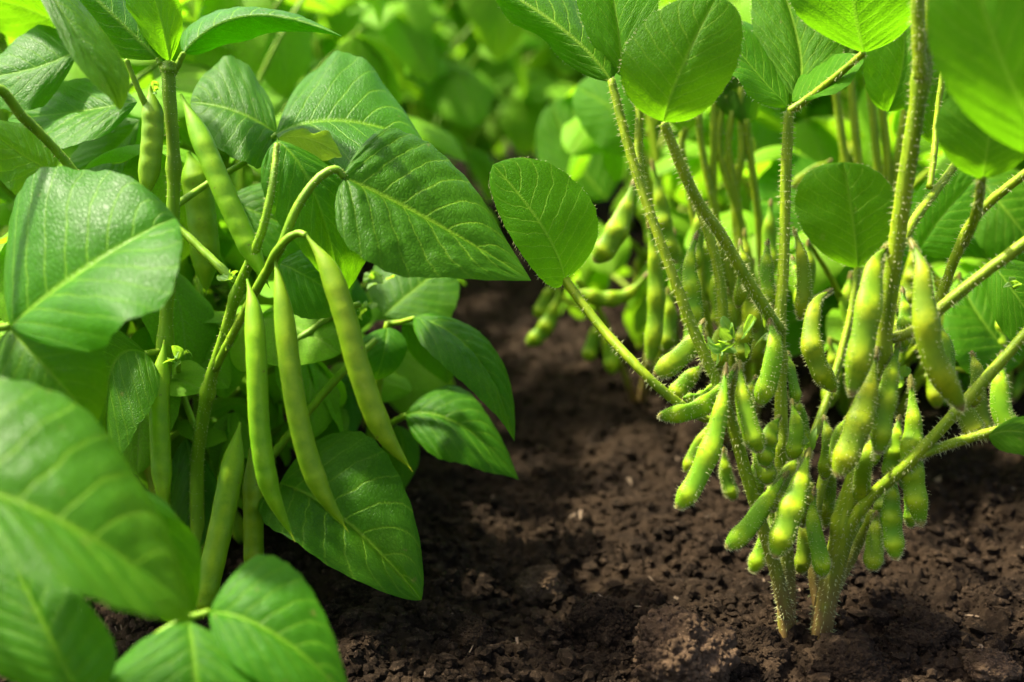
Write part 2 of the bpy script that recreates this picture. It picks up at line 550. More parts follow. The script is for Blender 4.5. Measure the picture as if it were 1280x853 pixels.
def pod(root, pts, wpx, kind='soy', seeds=3, twist=0.0, hairs=420, seed=0, flat=None, bend=None, calyx=None):
    C0 = np.array([at(*p) for p in pts])
    n = 46
    t = 0.5 - 0.5 * np.cos(np.linspace(0, math.pi, n))
    t = 0.6 * t + 0.4 * np.linspace(0, 1, n)
    Cd = catmull(C0, 300)
    C = np.stack([np.interp(t, np.linspace(0, 1, 300), Cd[:, q]) for q in range(3)], -1)
    T, lat, thk = frames(C)
    ca, sa = math.cos(twist), math.sin(twist)
    lat, thk = lat * ca + thk * sa, thk * ca - lat * sa
    dmean = np.mean([(p - CAM) @ FWD for p in C0])
    wr = wpx * (0.72 if kind == 'soy' else 0.80) / 2 * dmean / FPX
    k = 20
    an = np.linspace(0, 2 * math.pi, k, endpoint=False)
    r = np.random.default_rng(seed + 11)
    if kind == 'soy':
        pr = np.clip(t / 0.55, 0, 1)
        prof = 0.15 + 0.85 * (pr * pr * (3 - 2 * pr)) ** 0.9
        prof = prof * np.sqrt(np.clip(1 - ((t - 0.72) / 0.28).clip(0, 1) ** 2.4, 0, 1))
        prof = np.maximum(prof, 0.16 * (t < 0.08) + 0.07)
        bump = np.zeros(n)
        cs = np.linspace(0.30, 0.83, seeds) if seeds > 1 else np.array([0.6])
        cs = cs + r.normal(0, 0.012, len(cs))
        sg = 0.30 / max(seeds, 2) * 0.72
        for c in cs: bump = np.maximum(bump, np.exp(-((t - c) / sg) ** 2) * r.uniform(0.8, 1.0))
        wid = wr * prof * (0.87 + 0.15 * bump)
        th = wr * prof * (0.36 + 0.36 * bump) * (flat or 1.0)
        th = np.maximum(th, 0.0006)
        e = 1.0
    else:
        prof = np.clip(t / 0.28, 0, 1)
        prof = 0.14 + 0.86 * prof * prof * (3 - 2 * prof)
        q = np.clip((0.965 - t) / 0.20, 0, 1)
        prof = prof * (0.08 + 0.92 * q ** 0.75)
        prof = np.where(t > 0.955, 0.10 * (1 - (t - 0.955) / 0.05), prof)
        cs = np.linspace(0.3, 0.84, seeds)
        bump = np.zeros(n)
        for c in cs: bump = np.maximum(bump, np.exp(-((t - c) / (0.24 / seeds)) ** 2))
        wid = wr * prof * (0.97 + 0.03 * bump)
        th = wr * prof * (0.62 + 0.17 * bump) * (flat or 1.0)
    cx, sx = np.cos(an), np.sin(an)
    # pointed sutures on both edges
    cw = np.sign(cx) * np.abs(cx) ** 0.92 * (1 + 0.05 * np.abs(cx) ** 12)
    V = C[:, None] + lat[:, None] * (wid[:, None] * cw[None])[..., None] + thk[:, None] * (th[:, None] * (np.sign(sx) * np.abs(sx) ** 1.05)[None])[..., None]
    N = nrm(lat[:, None] * cx[None, :, None] + thk[:, None] * (sx * 1.4)[None, :, None])
    o0 = origin(root)
    Vf = V.reshape(-1, 3) - o0
    seedA = (bump[:, None] * np.abs(sx)[None] ** 0.8).ravel() if kind == 'soy' else ((0.35 + 0.65 * bump)[:, None] * (np.abs(sx) ** 6)[None]).ravel() * 0.8
    tipA = np.repeat(np.clip((t - 0.955) / 0.03, 0, 1) * (0.8 if kind == 'soy' else 0.2), k)
    o = obj('pod', mesh_np('pod', Vf, tube_faces(n, k), attrs={'seed': seedA, 'tip': tipA}), M_SPOD if kind == 'soy' else M_POD, root)
    if hairs:
        sub = slice(int(n * 0.05) * k, None)
        vv, nn = Vf[sub], N.reshape(-1, 3)[sub]
        edge = np.tile(np.abs(cx), n)[sub] > (0.55 if seed % 3 else -1)
        vv, nn = vv[edge], nn[edge]
        add_hairs(o, vv, nn, int(hairs * 1.6), 0.0013, seed + 500, 0.00009)
    if kind == 'soy' and calyx is None:
        # small cup where the pod meets its stalk, with a few pointed lobes
        m = 7; kk = 10
        tt = np.linspace(0, 1, m)
        cc = catmull(C[:7], m) - T[0] * wr * 0.15
        rad = wr * (0.13 + 0.17 * tt ** 0.7)
        a2 = np.linspace(0, 2 * math.pi, kk, endpoint=False)
        flare = 1 + 0.15 * tt[:, None] * np.cos(5 * a2)[None]
        ext = (tt[:, None] ** 3) * (np.cos(5 * a2)[None] > 0) * wr * 0.45
        CV = cc[:, None] + (lat[:m, None] * np.cos(a2)[None, :, None] + thk[:m, None] * np.sin(a2)[None, :, None] * 0.8) * (rad[:, None] * flare)[..., None] + T[:m, None] * ext[..., None]
        obj('calyx', mesh_np('calyx', CV.reshape(-1, 3) - o0, tube_faces(m, kk)), M_CALYX, o)
    return o


def bud(root, p, wpx, seed=0, mat=None):
    """a cluster of small leafy bracts at a node"""
    c = at(*p)
    d = p[2]
    r = np.random.default_rng(seed)
    size = wpx * d / FPX
    Vs, Fs, Us, off = [], [], [], 0
    for i in range(7):
        dirv = nrm(r.normal(0, 1, 3) + np.array([0, -0.3, 0.7]))
        b0 = c + r.normal(0, size * 0.14, 3)
        tipp = b0 + dirv * size * r.uniform(0.4, 0.75)
        sd = nrm(np.cross(dirv, r.normal(0, 1, 3))) * size * r.uniform(0.12, 0.24)
        m = (b0 + tipp) / 2 + r.normal(0, size * 0.08, 3)
        V, F, uv, _ = leaf_surface(b0, m, tipp, m + sd, m - sd, 0.6, 0.8, 8, 3, 4, 0.02, 0.2, 0.1, i)
        Vs.append(V); Fs.append(F + off); Us.append(uv); off += len(V)
    return obj('bract', mesh_np('bract', np.vstack(Vs) - origin(root), np.vstack(Fs), np.vstack(Us)), mat or M_YOUNG, root)


def plant(name, px, py, label, cat, group=None):
    p = on_ground(px, py, 0.004)
    o = empty(name, p)
    tag(o, label, cat, group)
    return o, (None, p[0], p[1], p[2] - 0.012)

#@@SOIL
# ------------------------------------------------------------------ soil
SOY_BASE = tuple(((on_ground(985, 795) + on_ground(1022, 800)) / 2)[:2])
BASE_LIFT = 0.0


def soil_height(x, y, fine=True):
    z = 0.014 * (vnoise(x * 3.1 + 3, y * 3.1, 1) - 0.5)
    z += 0.010 * (vnoise(x * 9, y * 9, 2) - 0.5)
    # the path is a shallow furrow between the two rows
    z -= 0.012 * np.exp(-((x + 0.01 - 0.02 * np.sin(y * 5)) / 0.06) ** 2)
    # clumps
    w1 = worley(x * 26 + 0.6 * vnoise(x * 40, y * 40, 5), y * 26 + 0.6 * vnoise(x * 40 + 9, y * 40, 6), 3)
    mask = 0.35 + 0.65 * vnoise(x * 6, y * 6, 9)
    z += 0.011 * mask * (0.62 - np.minimum(w1, 1.0))
    w0 = worley(x * 13 + 0.8 * vnoise(x * 25, y * 25, 55), y * 13 + 0.8 * vnoise(x * 25 + 9, y * 25, 56), 53)
    z += 0.020 * vnoise(x * 4, y * 4, 59) * (0.55 - np.minimum(w0, 1.0))
    w2 = worley(x * 70 + vnoise(x * 90, y * 90, 5), y * 70 + vnoise(x * 90 + 9, y * 90, 6), 13)
    z += 0.0085 * (0.15 + 0.85 * vnoise(x * 14, y * 14, 19)) * (0.6 - np.minimum(w2, 1.0))
    if fine:
        z += 0.0042 * (vnoise(x * 130, y * 130, 21) - 0.5)
        z += 0.0052 * np.abs(vnoise(x * 240, y * 240, 22) - 0.5)
        w3 = worley(x * 210, y * 210, 33)
        z += 0.0044 * (0.6 - np.minimum(w3, 1.0)) * (0.3 + 0.9 * vnoise(x * 30, y * 30, 41))
        z += 0.0015 * (vnoise(x * 480, y * 480, 23) - 0.5)
    # loose heap round the soybean stems, bare depression towards the left row
    bx, by = SOY_BASE
    z = z - BASE_LIFT * np.exp(-((x - bx) ** 2 + ((y - by) * 0.8) ** 2) / 0.05 ** 2)
    # short crack running right from the stone
    c = on_ground(690, 735)
    u = (x - c[0]); v = (y - c[1]) - 0.35 * u - 0.008 * np.sin(u * 60)
    z -= 0.014 * np.exp(-(v / 0.006) ** 2) * np.clip(1 - np.abs(u - 0.01) / 0.05, 0, 1)
    return z


_h = soil_height(np.array([SOY_BASE[0]] * 9) + np.linspace(-.02, .02, 9), np.array([SOY_BASE[1]] * 9) + np.linspace(-.03, 0, 9), False)
BASE_LIFT = float(_h.mean()) - 0.001


def grid(x0, x1, y0, y1, st, fine, dz=0.0, hole=None):
    xs = np.arange(x0, x1 + st / 2, st); ys = np.arange(y0, y1 + st / 2, st)
    X, Y = np.meshgrid(xs, ys)
    if fine:
        jit = st * 0.35
        X = X + (hash2(np.round(X / st).astype(int), np.round(Y / st).astype(int), 77) - 0.5) * jit
        Y = Y + (hash2(np.round(X / st).astype(int), np.round(Y / st).astype(int), 78) - 0.5) * jit
    Z = soil_height(X, Y, fine) + dz
    n, m = X.shape
    i = np.arange(n - 1)[:, None] * m; j = np.arange(m - 1)[None]
    F = np.stack([i + j, i + j + 1, i + m + j + 1, i + m + j], -1)
    if hole:
        cx = (xs[:-1] + xs[1:]) / 2; cy = (ys[:-1] + ys[1:]) / 2
        keep = ~((cx[None] > hole[0]) & (cx[None] < hole[1]) & (cy[:, None] > hole[2]) & (cy[:, None] < hole[3]))
        F = F[keep]
    return np.stack([X, Y, Z], -1).reshape(-1, 3), F.reshape(-1, 4)


parts = [grid(-0.34, 0.44, 0.30, 0.92, 0.0013, True),
         grid(-1.2, 1.4, 0.10, 2.4, 0.006, False, -0.002, (-0.325, 0.425, 0.315, 0.905)),
         grid(-14, 14, -6, 40, 0.12, False, -0.010, (-1.1, 1.3, 0.25, 2.3))]
VV, FF, off = [], [], 0
for v_, f_ in parts:
    VV.append(v_); FF.append(f_ + off); off += len(v_)
soil = obj('soil', mesh_np('soil', np.vstack(VV), np.vstack(FF)), M_SOIL)
tag(soil, 'dark brown crumbly garden soil between the two rows', None, None, 'structure')

# crumbs of soil lying loose on the surface
def ico(sub=1):
    import bmesh
    bm = bmesh.new()
    bmesh.ops.create_icosphere(bm, subdivisions=sub, radius=1)
    v = np.array([q.co[:] for q in bm.verts]); f = np.array([[q.index for q in fc.verts] for fc in bm.faces])
    bm.free()
    return v, f

iv, iff = ico(1)
NC = 42000
cy = 0.40 + (rng.uniform(0, 1, NC) ** 1.5) * 0.95
cx = rng.uniform(-1, 1, NC) * (0.10 + 0.42 * cy) + 0.03
cz = soil_height(cx, cy, True)
cr = 0.0006 + 0.0034 * rng.uniform(0, 1, NC) ** 4.5
B = np.repeat(iv[None], NC, 0) * (1 + rng.uniform(-0.35, 0.35, (NC, len(iv), 1)))
S = cr[:, None] * rng.uniform(0.6, 1.5, (NC, 3)); S[:, 2] *= 0.75
ang = rng.uniform(0, 6.28, NC)
X = B[..., 0] * S[:, None, 0]; Y = B[..., 1] * S[:, None, 1]; Z = B[..., 2] * S[:, None, 2]
ct, st_ = np.cos(ang)[:, None], np.sin(ang)[:, None]
V = np.stack([X * ct - Y * st_ + cx[:, None], X * st_ + Y * ct + cy[:, None], Z + (cz + cr * 0.35)[:, None]], -1)
F = (np.arange(NC)[:, None, None] * len(iv) + iff[None]).reshape(-1, 3)
crumbs = obj('soil_crumbs', mesh_np('soil_crumbs', V.reshape(-1, 3), F, smooth=False), M_CRUMB)
tag(crumbs, 'loose brown crumbs of soil scattered over the ground', 'soil crumbs', None, 'stuff')

def surface_at(px, py):
    z = 0.0
    for _ in range(12):
        p = on_ground(px, py, z)
        z = 0.5 * z + 0.5 * float(soil_height(p[None, 0], p[None, 1])[0])
    return np.array([p[0], p[1], z])


def clod(px, py, wpx, label, sq=0.8, seed=0, mat=None, sink=0.3, rough=0.35):
    p = surface_at(px, py)
    d = (p - CAM) @ FWD
    r = wpx / 2 * d / FPX
    v, f = ico(6)
    g = np.random.default_rng(seed)
    k = np.ones(len(v))
    dirs = nrm(g.normal(0, 1, (4, 3)))
    for q in range(4): k += rough * 0.22 * np.sin(v @ dirs[q] * (2 + q) + g.uniform(0, 6))
    # crumbs of several sizes stuck together
    for cnt, rad, hgt in ((26, 0.46, 0.20), (160, 0.20, 0.12), (900, 0.085, 0.07)):
        c = nrm(g.normal(0, 1, (cnt, 3)))
        amp = g.uniform(0.3, 1.0, cnt); rr_ = rad * g.uniform(0.6, 1.2, cnt)
        best = np.zeros(len(v))
        for q in range(cnt):
            dd = np.sum((v - c[q]) ** 2, 1) / rr_[q] ** 2
            m_ = dd < 1
            best[m_] = np.maximum(best[m_], amp[q] * np.sqrt(1 - dd[m_]))
        k += rough * 3.4 * hgt * best
    k += g.normal(0, 0.02, len(v))
    v = v * k[:, None] * np.array([1.0, 0.95, sq]) * r * 0.9
    Vs, Fs, off_ = [v], [f], len(v)
    nb = 420
    idx = g.integers(0, len(v), nb)
    bv = iv[None] * (1 + g.uniform(-0.35, 0.35, (nb, len(iv), 1))) * (r * g.uniform(0.03, 0.10, nb))[:, None, None] * g.uniform(0.6, 1.3, (nb, 1, 3))
    Vs.append((bv + v[idx][:, None]).reshape(-1, 3))
    Fs.append((np.arange(nb)[:, None, None] * len(iv) + iff[None]).reshape(-1, 3) + off_)
    v, f = np.vstack(Vs), np.vstack(Fs)
    o = obj('clod', mesh_np('clod', v, f), mat or M_CLOD)
    o.location = (p[0], p[1], p[2] + r * sq * (1 - 2 * sink) * 0.5)
    tag(o, label, 'clod', 'clods of earth lying on the soil')
    return o

clod(676, 742, 52, 'small reddish brown stone-like clod lying beside the crack in the path', 0.8, 3, M_CLOD, 0.02)
clod(850, 840, 104, 'large pale clod lit by the sun at the bottom of the picture', 0.85, 5, M_CLOD, 0.02, 0.5)
clod(752, 785, 74, 'dark rounded clod between the small clod and the pale one', 0.7, 8, M_SOIL, 0.3)
clod(1150, 800, 70, 'dark crumbly clod right of the soybean stems', 0.6, 21, M_LUMP, 0.15, 0.5)
clod(1060, 842, 84, 'broad dark clod below the thick soybean stem at the bottom edge', 0.55, 22, M_LUMP, 0.15, 0.5)
clod(945, 822, 66, 'crumbly clod just left of the foot of the soybean stems', 0.6, 23, M_LUMP, 0.12, 0.5)
clod(590, 800, 46, 'small dark clod in the shade right of the bottom bean leaf', 0.7, 24, M_LUMP, 0.1, 0.5)
clod(1240, 838, 60, 'small light brown clod in the bottom right corner', 0.6, 14, M_CLOD, 0.25)

# pale bits of dry straw and leaf
nd = 260
dy = 0.42 + rng.uniform(0, 1, nd) ** 1.4 * 0.7
dx = rng.uniform(-1, 1, nd) * (0.08 + 0.42 * dy) + 0.03
dz = soil_height(dx, dy, True) + 0.0012
ln = rng.uniform(0.0012, 0.0042, nd); wd = ln * rng.uniform(0.12, 0.4, nd)
an_ = rng.uniform(0, 6.28, nd); tl = rng.uniform(-0.5, 0.5, nd)
U = np.stack([np.cos(an_) * np.cos(tl), np.sin(an_) * np.cos(tl), np.sin(tl)], -1)
Wd = nrm(np.cross(U, np.array([0, 0, 1.0]) + rng.normal(0, 0.3, (nd, 3))))
Nn = np.cross(U, Wd)
cor = []
for a_ in (-1, 1):
    for b_ in (-1, 1):
        for c_ in (-1, 1):
            cor.append(np.stack([dx, dy, dz], -1) + U * (a_ * ln)[:, None] + Wd * (b_ * wd * (1.0 if a_ < 0 else 0.55))[:, None] + Nn * c_ * 0.0002)
Vd = np.stack(cor, 1)
fq = np.array([[0, 1, 3, 2], [4, 6, 7, 5], [0, 4, 5, 1], [2, 3, 7, 6], [0, 2, 6, 4], [1, 5, 7, 3]])
Fd = (np.arange(nd)[:, None, None] * 8 + fq[None]).reshape(-1, 4)
md, ntd, outd = new_mat('dry_straw')
bd = NB(ntd)
pd_ = bd.n('ShaderNodeBsdfPrincipled')
bd.l(bd.mix(bd.noise(bd.n('ShaderNodeTexCoord').outputs['Object'], 60.0, 3), (0.06, 0.035, 0.018), (0.13, 0.09, 0.05)), pd_.inputs['Base Color'])
pd_.inputs['Roughness'].default_value = 0.9
bd.l(pd_.outputs[0], outd.inputs[0])
tag(obj('plant_debris', mesh_np('plant_debris', Vd.reshape(-1, 3), Fd, smooth=False), md), 'tiny pale bits of dry straw and leaf strewn on the soil', 'plant debris', None, 'stuff')

#@@LEFT
# ------------------------------------------------------------------ left row: bean plants
# A: upright stem with silvery top leaves
A, ga = plant('bean_plant', 212, 742, 'tall bean plant with upright stem and silvery folded leaves at the upper left', 'bean plant')
stem(A, [ga, (205, 640, .522), (203, 560, .515), (207, 420, .507), (215, 300, .50), (217, 200, .495), (211, 110, .49), (212, 78, .488)],
     [19, 17, 15, 16], seed=1, hairs=900, n=80, nodes=(0.42, 0.70, 0.95), hlen=0.0009)
stem(A, [(211, 100, .49), (222, 82, .489), (230, 66, .488)], [9, 7], 'petiole', seed=2)
stem(A, [(211, 105, .49), (203, 85, .489), (197, 73, .488)], [9, 6], 'petiole', seed=3)
stem(A, [(190, 165, .492), (183, 135, .485), (170, 105, .482), (158, 75, .48)], [9, 7, 6], 'petiole', seed=4)
leaf(A, (230, 66, .488), (312, 20, .485), (428, 46, .47), (266, 20, .535), (300, 47, .507), seed=11, wave=.03, cup=.05)
leaf(A, (212, 78, .489), (200, 20, .475), (172, -70, .47), (162, 10, .488), (226, 12, .464), seed=12, nv=9)
leaf(A, (198, 74, .488), (140, 18, .49), (60, -60, .50), (112, 44, .525), (176, -2, .53), seed=13)
leaf(A, (40, -40, .45), (95, 45, .43), (150, 138, .43), (140, 55, .445), (82, 62, .42), seed=14, quilt=.014, wave=.04)
leaf(A, (100, 60, .54), (45, 85, .53), (-40, 100, .53), (40, 140, .52), (50, 36, .55), seed=15)
leaf(A, (108, 52, .56), (45, 15, .565), (-50, -10, .57), (30, 50, .60), (50, -40, .53), seed=20)
leaf(A, (172, 128, .52), (100, 140, .53), (10, 150, .55), (85, 190, .50), (95, 98, .56), seed=16, quilt=.016)
leaf(A, (175, 150, .56), (140, 190, .56), (80, 230, .57), (150, 225, .55), (110, 165, .57), seed=17)
leaf(A, (346, 168, .535), (295, 140, .535), (238, 128, .54), (300, 205, .515), (300, 78, .565), a=.5, b=.55, seed=18, quilt=.016)
leaf(A, (345, 168, .525), (430, 152, .53), (532, 182, .53), (420, 70, .575), (425, 232, .495), seed=19, quilt=.007)
stem(A, [(215, 260, .50), (260, 230, .52), (310, 200, .53), (346, 168, .53)], [9, 6], 'petiole', seed=5)
pod(A, [(188, 108, .486), (191, 150, .484), (188, 200, .482), (180, 256, .48)], 32, 'bean', 5, seed=1, hairs=0)
pod(A, [(226, 118, .484), (250, 170, .478), (280, 240, .474), (310, 305, .472), (338, 362, .47)], 33, 'bean', 7, seed=2, hairs=0)
pod(A, [(236, 190, .53), (246, 230, .53), (255, 300, .53), (258, 370, .53)], 44, 'bean', 5, seed=3, hairs=0)
pod(A, [(206, 425, .50), (199, 490, .495), (201, 570, .492), (206, 650, .49)], 30, 'bean', 6, seed=4, hairs=0)
pod(A, [(150, 490, .54), (147, 545, .54), (152, 610, .54), (160, 660, .54)], 26, 'bean', 6, seed=5, hairs=0)
bud(A, (196, 112, .484), 22, 3)
bud(A, (222, 448, .50), 30, 4)

# B: arching stem with three long pods
B_, gb = plant('bean_plant', 250, 768, 'bean plant with arching stem and three long hanging pods left of the path', 'bean plant')
stem(B_, [gb, (246, 600, .52), (252, 535, .51), (262, 480, .50), (279, 423, .49), (299, 358, .48), (324, 300, .468), (339, 240, .466), (346, 180, .474)],
     [17, 16, 13, 11, 7], seed=6, hairs=900, n=90, nodes=(0.35, 0.6), hlen=0.0009)
stem(B_, [(268, 462, .496), (290, 420, .485), (312, 378, .475), (330, 345, .468), (350, 312, .463), (370, 262, .46), (395, 226, .462), (418, 212, .464), (431, 222, .466)],
     [10, 11, 11, 9], 'petiole', seed=7, n=50, hairs=200, hlen=0.0008)
stem(B_, [(330, 345, .467), (343, 318, .460), (358, 300, .457), (372, 292, .455), (382, 294, .452)], [9, 10, 8], 'peduncle', seed=8, n=30)
stem(B_, [(222, 283, .497), (258, 318, .49), (294, 352, .482)], [9, 11], 'petiole', seed=9)
leaf(B_, (428, 222, .466), (530, 272, .468), (664, 351, .468), (520, 170, .500), (458, 330, .445), seed=21, nt=64, ns=28, quilt=.016, nv=8, cup=.06, wave=.03, a=.52, b=1.0)
leaf(B_, (345, 176, .482), (392, 240, .478), (428, 372, .485), (462, 250, .49), (338, 262, .474), seed=22, nt=50, quilt=.014, wave=.07)
leaf(B_, (348, 172, .50), (388, 174, .495), (428, 196, .49), (392, 160, .485), (385, 200, .513), mat=M_YOUNG, seed=23, wave=.12)
leaf(B_, (350, 330, .52), (390, 350, .515), (440, 385, .52), (405, 315, .53), (370, 395, .51), seed=24, quilt=.016)
leaf(B_, (285, 250, .56), (330, 270, .555), (400, 300, .56), (350, 230, .57), (330, 320, .545), seed=25, quilt=.016)
pod(B_, [(309, 349, .470), (317, 390, .464), (321, 460, .458), (325, 540, .456), (338, 612, .457), (369, 678, .462)], 31, 'bean', 8, seed=6, hairs=0)
pod(B_, [(343, 320, .462), (353, 380, .455), (364, 470, .450), (378, 545, .449), (400, 610, .450), (436, 666, .454)], 32, 'bean', 8, seed=7, hairs=0)
pod(B_, [(382, 293, .452), (410, 335, .447), (431, 395, .444), (450, 465, .443), (478, 538, .445), (516, 590, .45)], 35, 'bean', 8, seed=8, hairs=0)
pod(B_, [(300, 528, .51), (291, 580, .505), (276, 660, .50), (258, 740, .495), (254, 775, .494)], 36, 'bean', 6, seed=9, hairs=0)
pod(B_, [(312, 560, .52), (316, 620, .52), (317, 680, .52), (318, 745, .52)], 30, 'bean', 6, seed=10, hairs=0)
bud(B_, (285, 350, .475), 22, 6)
bud(B_, (288, 425, .488), 26, 7)
leaf(B_, (232, 548, .54), (240, 610, .53), (235, 700, .52), (275, 620, .53), (212, 620, .54), seed=26, quilt=.01)
stem(B_, [(252, 545, .51), (238, 520, .52), (226, 480, .52), (222, 450, .51)], [9, 6], 'petiole', seed=31)
stem(B_, [(345, 445, .53), (380, 420, .53), (416, 395, .535), (450, 380, .54)], [9, 9, 8], 'petiole', seed=32)
stem(B_, [(340, 570, .55), (385, 515, .545), (430, 464, .54), (470, 425, .55)], [10, 10, 8], 'petiole', seed=33)
stem(B_, [gb, (290, 640, .56), (330, 580, .55), (345, 565, .55)], [10, 10], 'branch', seed=34)

# C: nearest plant, only its big leaves reach into the picture
C_, gc = plant('bean_plant', -140, 853, 'nearest bean plant with broad pale green blurred leaves at the left edge', 'bean plant')
gC = on_ground(-140, 853)
stem(C_, [gc, (-150, 700, .43), (-140, 560, .40), (-110, 440, .39), (-70, 380, .40)], [22, 20, 16], seed=41, n=40)
stem(C_, [(-110, 440, .39), (-60, 425, .40), (-20, 415, .41), (12, 408, .415)], [12, 9], 'petiole', seed=42)
stem(C_, [(-145, 620, .41), (-130, 600, .36), (-100, 590, .33)], [14, 10], 'petiole', seed=43)
stem(C_, [(-70, 380, .40), (-60, 200, .42), (-10, 112, .44), (30, 148, .455), (70, 188, .47), (108, 235, .48)], [12, 13, 12, 10], 'petiole', seed=44, n=50, hairs=200, hlen=.0008)
leaf(C_, (14, 408, .415), (110, 335, .41), (219, 272, .42), (48, 222, .447), (168, 412, .378), seed=51, nt=60, ns=26, quilt=.007, a=.5, b=.7, cup=.05)
leaf(C_, (12, 412, .414), (60, 462, .405), (121, 530, .41), (112, 400, .405), (-12, 512, .405), seed=52, nt=52, quilt=.008, a=.5, b=.75)
leaf(C_, (182, 442, .50), (140, 460, .49), (135, 570, .48), (188, 510, .48), (92, 400, .49), seed=53, quilt=.012, a=.45, b=.6)
leaf(C_, (-130, 585, .33), (70, 652, .315), (239, 770, .325), (60, 492, .352), (40, 722, .288), seed=54, nt=72, ns=32, quilt=.009, nv=10, a=.5, b=.62, cup=.05, wave=.03)
leaf(C_, (100, 585, .40), (190, 650, .395), (236, 790, .40), (225, 640, .39), (130, 720, .40), seed=55)
leaf(C_, (100, 870, .34), (60, 790, .345), (10, 690, .36), (-40, 800, .35), (136, 790, .345), seed=56, a=.5, b=.6)
stem(C_, [(-150, 700, .43), (0, 900, .37), (128, 858, .362), (190, 800, .365), (228, 776, .368), (262, 765, .37)], [10, 10, 9, 8], 'petiole', seed=45, n=50)
leaf(C_, (262, 765, .37), (345, 795, .362), (440, 880, .36), (352, 700, .385), (318, 850, .350), seed=57, nt=52, quilt=.012, nv=8, wave=.03)
leaf(C_, (236, 778, .366), (246, 850, .352), (252, 960, .345), (352, 880, .35), (128, 868, .35), seed=58, nt=52, quilt=.01, a=.5, b=.7)
leaf(C_, (70, 215, .47), (30, 195, .465), (-30, 150, .46), (20, 245, .46), (50, 165, .475), seed=59)
stem(C_, [(182, 442, .50), (195, 440, .505), (206, 436, .507)], [7, 8], 'petiole', seed=46)

# D: low plant behind, leaves hang over the path
D_, gd = plant('bean_plant', 455, 640, 'low bean plant with drooping dark leaves reaching over the path', 'bean plant')
stem(D_, [gd, (462, 560, .60), (474, 470, .585), (486, 404, .575)], [13, 12, 10], seed=61)
stem(D_, [(486, 404, .575), (500, 403, .57), (518, 398, .563)], [7, 6], 'petiole', seed=62)
stem(D_, [(466, 545, .60), (488, 530, .595), (508, 519, .59)], [8, 7], 'petiole', seed=63)
stem(D_, [(462, 560, .60), (420, 580, .57), (380, 595, .545), (352, 606, .535)], [9, 7], 'petiole', seed=64)
leaf(D_, (517, 398, .563), (590, 442, .55), (643, 552, .54), (604, 424, .570), (560, 466, .530), seed=71, b=1.0, nt=56, quilt=.016, wave=.02, cup=.1)
leaf(D_, (507, 519, .59), (572, 530, .58), (648, 600, .575), (572, 486, .60), (560, 578, .565), seed=72, b=1.0, nt=52, quilt=.012, cup=.06)
leaf(D_, (350, 605, .535), (430, 650, .515), (527, 750, .50), (462, 548, .535), (352, 672, .50), seed=73, nt=60, ns=26, quilt=.011, a=.5, b=.68)
leaf(D_, (495, 532, .61), (505, 565, .605), (498, 622, .60), (524, 560, .61), (478, 575, .61), seed=74)
leaf(D_, (484, 410, .572), (480, 440, .56), (470, 475, .56), (508, 440, .565), (446, 440, .56), seed=75, a=.5, b=.6)
leaf(D_, (480, 395, .60), (515, 365, .61), (560, 330, .63), (470, 330, .63), (558, 400, .60), seed=76, a=.5, b=.6)
leaf(D_, (465, 400, .62), (420, 370, .61), (350, 330, .60), (400, 420, .60), (430, 330, .63), seed=77)
leaf(D_, (440, 470, .62), (415, 520, .60), (385, 590, .58), (450, 530, .60), (375, 500, .61), seed=78)
leaf(D_, (505, 400, .60), (545, 430, .60), (560, 480, .60), (570, 420, .60), (520, 450, .60), seed=79)
bud(D_, (474, 352, .58), 30, 8)
bud(D_, (455, 386, .56), 26, 9)

#@@RIGHT
# ------------------------------------------------------------------ right row: soybean plants
HS = dict(mat=M_SSTEM)
E_, ge = plant('soybean_plant', 985, 792, 'soybean plant with straight hairy stem forking under leaves at the top centre-right', 'soybean plant')
stem(E_, [ge, (983, 720, .508), (978, 640, .503), (977, 560, .50), (976, 480, .50), (975, 405, .50), (980, 320, .50), (982, 230, .498), (986, 140, .495)],
     [22, 18, 15, 13, 12], seed=81, hairs=1800, n=110, nodes=(0.38, 0.55), **HS)
stem(E_, [(984, 770, .507), (966, 700, .498), (938, 610, .49), (905, 500, .483), (872, 425, .48), (832, 320, .48), (792, 205, .485), (764, 100, .49)],
     [17, 15, 13, 12, 10], 'branch', seed=82, hairs=1400, n=110, **HS)
stem(E_, [(975, 415, .498), (940, 360, .485), (905, 300, .475), (865, 238, .465), (830, 155, .456)], [15, 14, 13, 12], 'petiole', seed=83, hairs=700, n=60, **HS)
stem(E_, [(905, 425, .52), (900, 350, .52), (880, 275, .52), (850, 200, .525)], [13, 12, 10], 'branch', seed=84, hairs=500, n=50, **HS)
stem(E_, [(803, 240, .486), (798, 190, .492), (798, 130, .495), (782, 98, .497)], [11, 9], 'petiole', seed=85, hairs=250, **HS)
stem(E_, [(908, 512, .484), (885, 525, .487), (840, 498, .475), (800, 462, .475), (750, 408, .49), (706, 350, .50)], [8, 11, 12, 11], 'petiole', seed=86, hairs=250, n=50, **HS)
stem(E_, [(986, 140, .495), (1012, 122, .49), (1050, 92, .475), (1080, 66, .462)], [10, 8], 'petiole', seed=87, hairs=150, **HS)
stem(E_, [(978, 600, .502), (1010, 560, .52), (1040, 480, .535), (1062, 400, .545), (1072, 335, .55)], [12, 10, 8], 'petiole', seed=88, hairs=300, n=50, **HS)
SL = dict(mat=M_SOY, a=.5, b=.6, nv=9, wave=.04)
leaf(E_, (764, 102, .49), (702, 36, .50), (600, -28, .52), (672, 46, .520), (738, 18, .55), seed=101, hairs=260, nt=52, **SL)
leaf(E_, (778, 97, .50), (770, 20, .505), (752, -70, .52), (720, 0, .505), (822, -4, .505), seed=102, hairs=160, **SL)
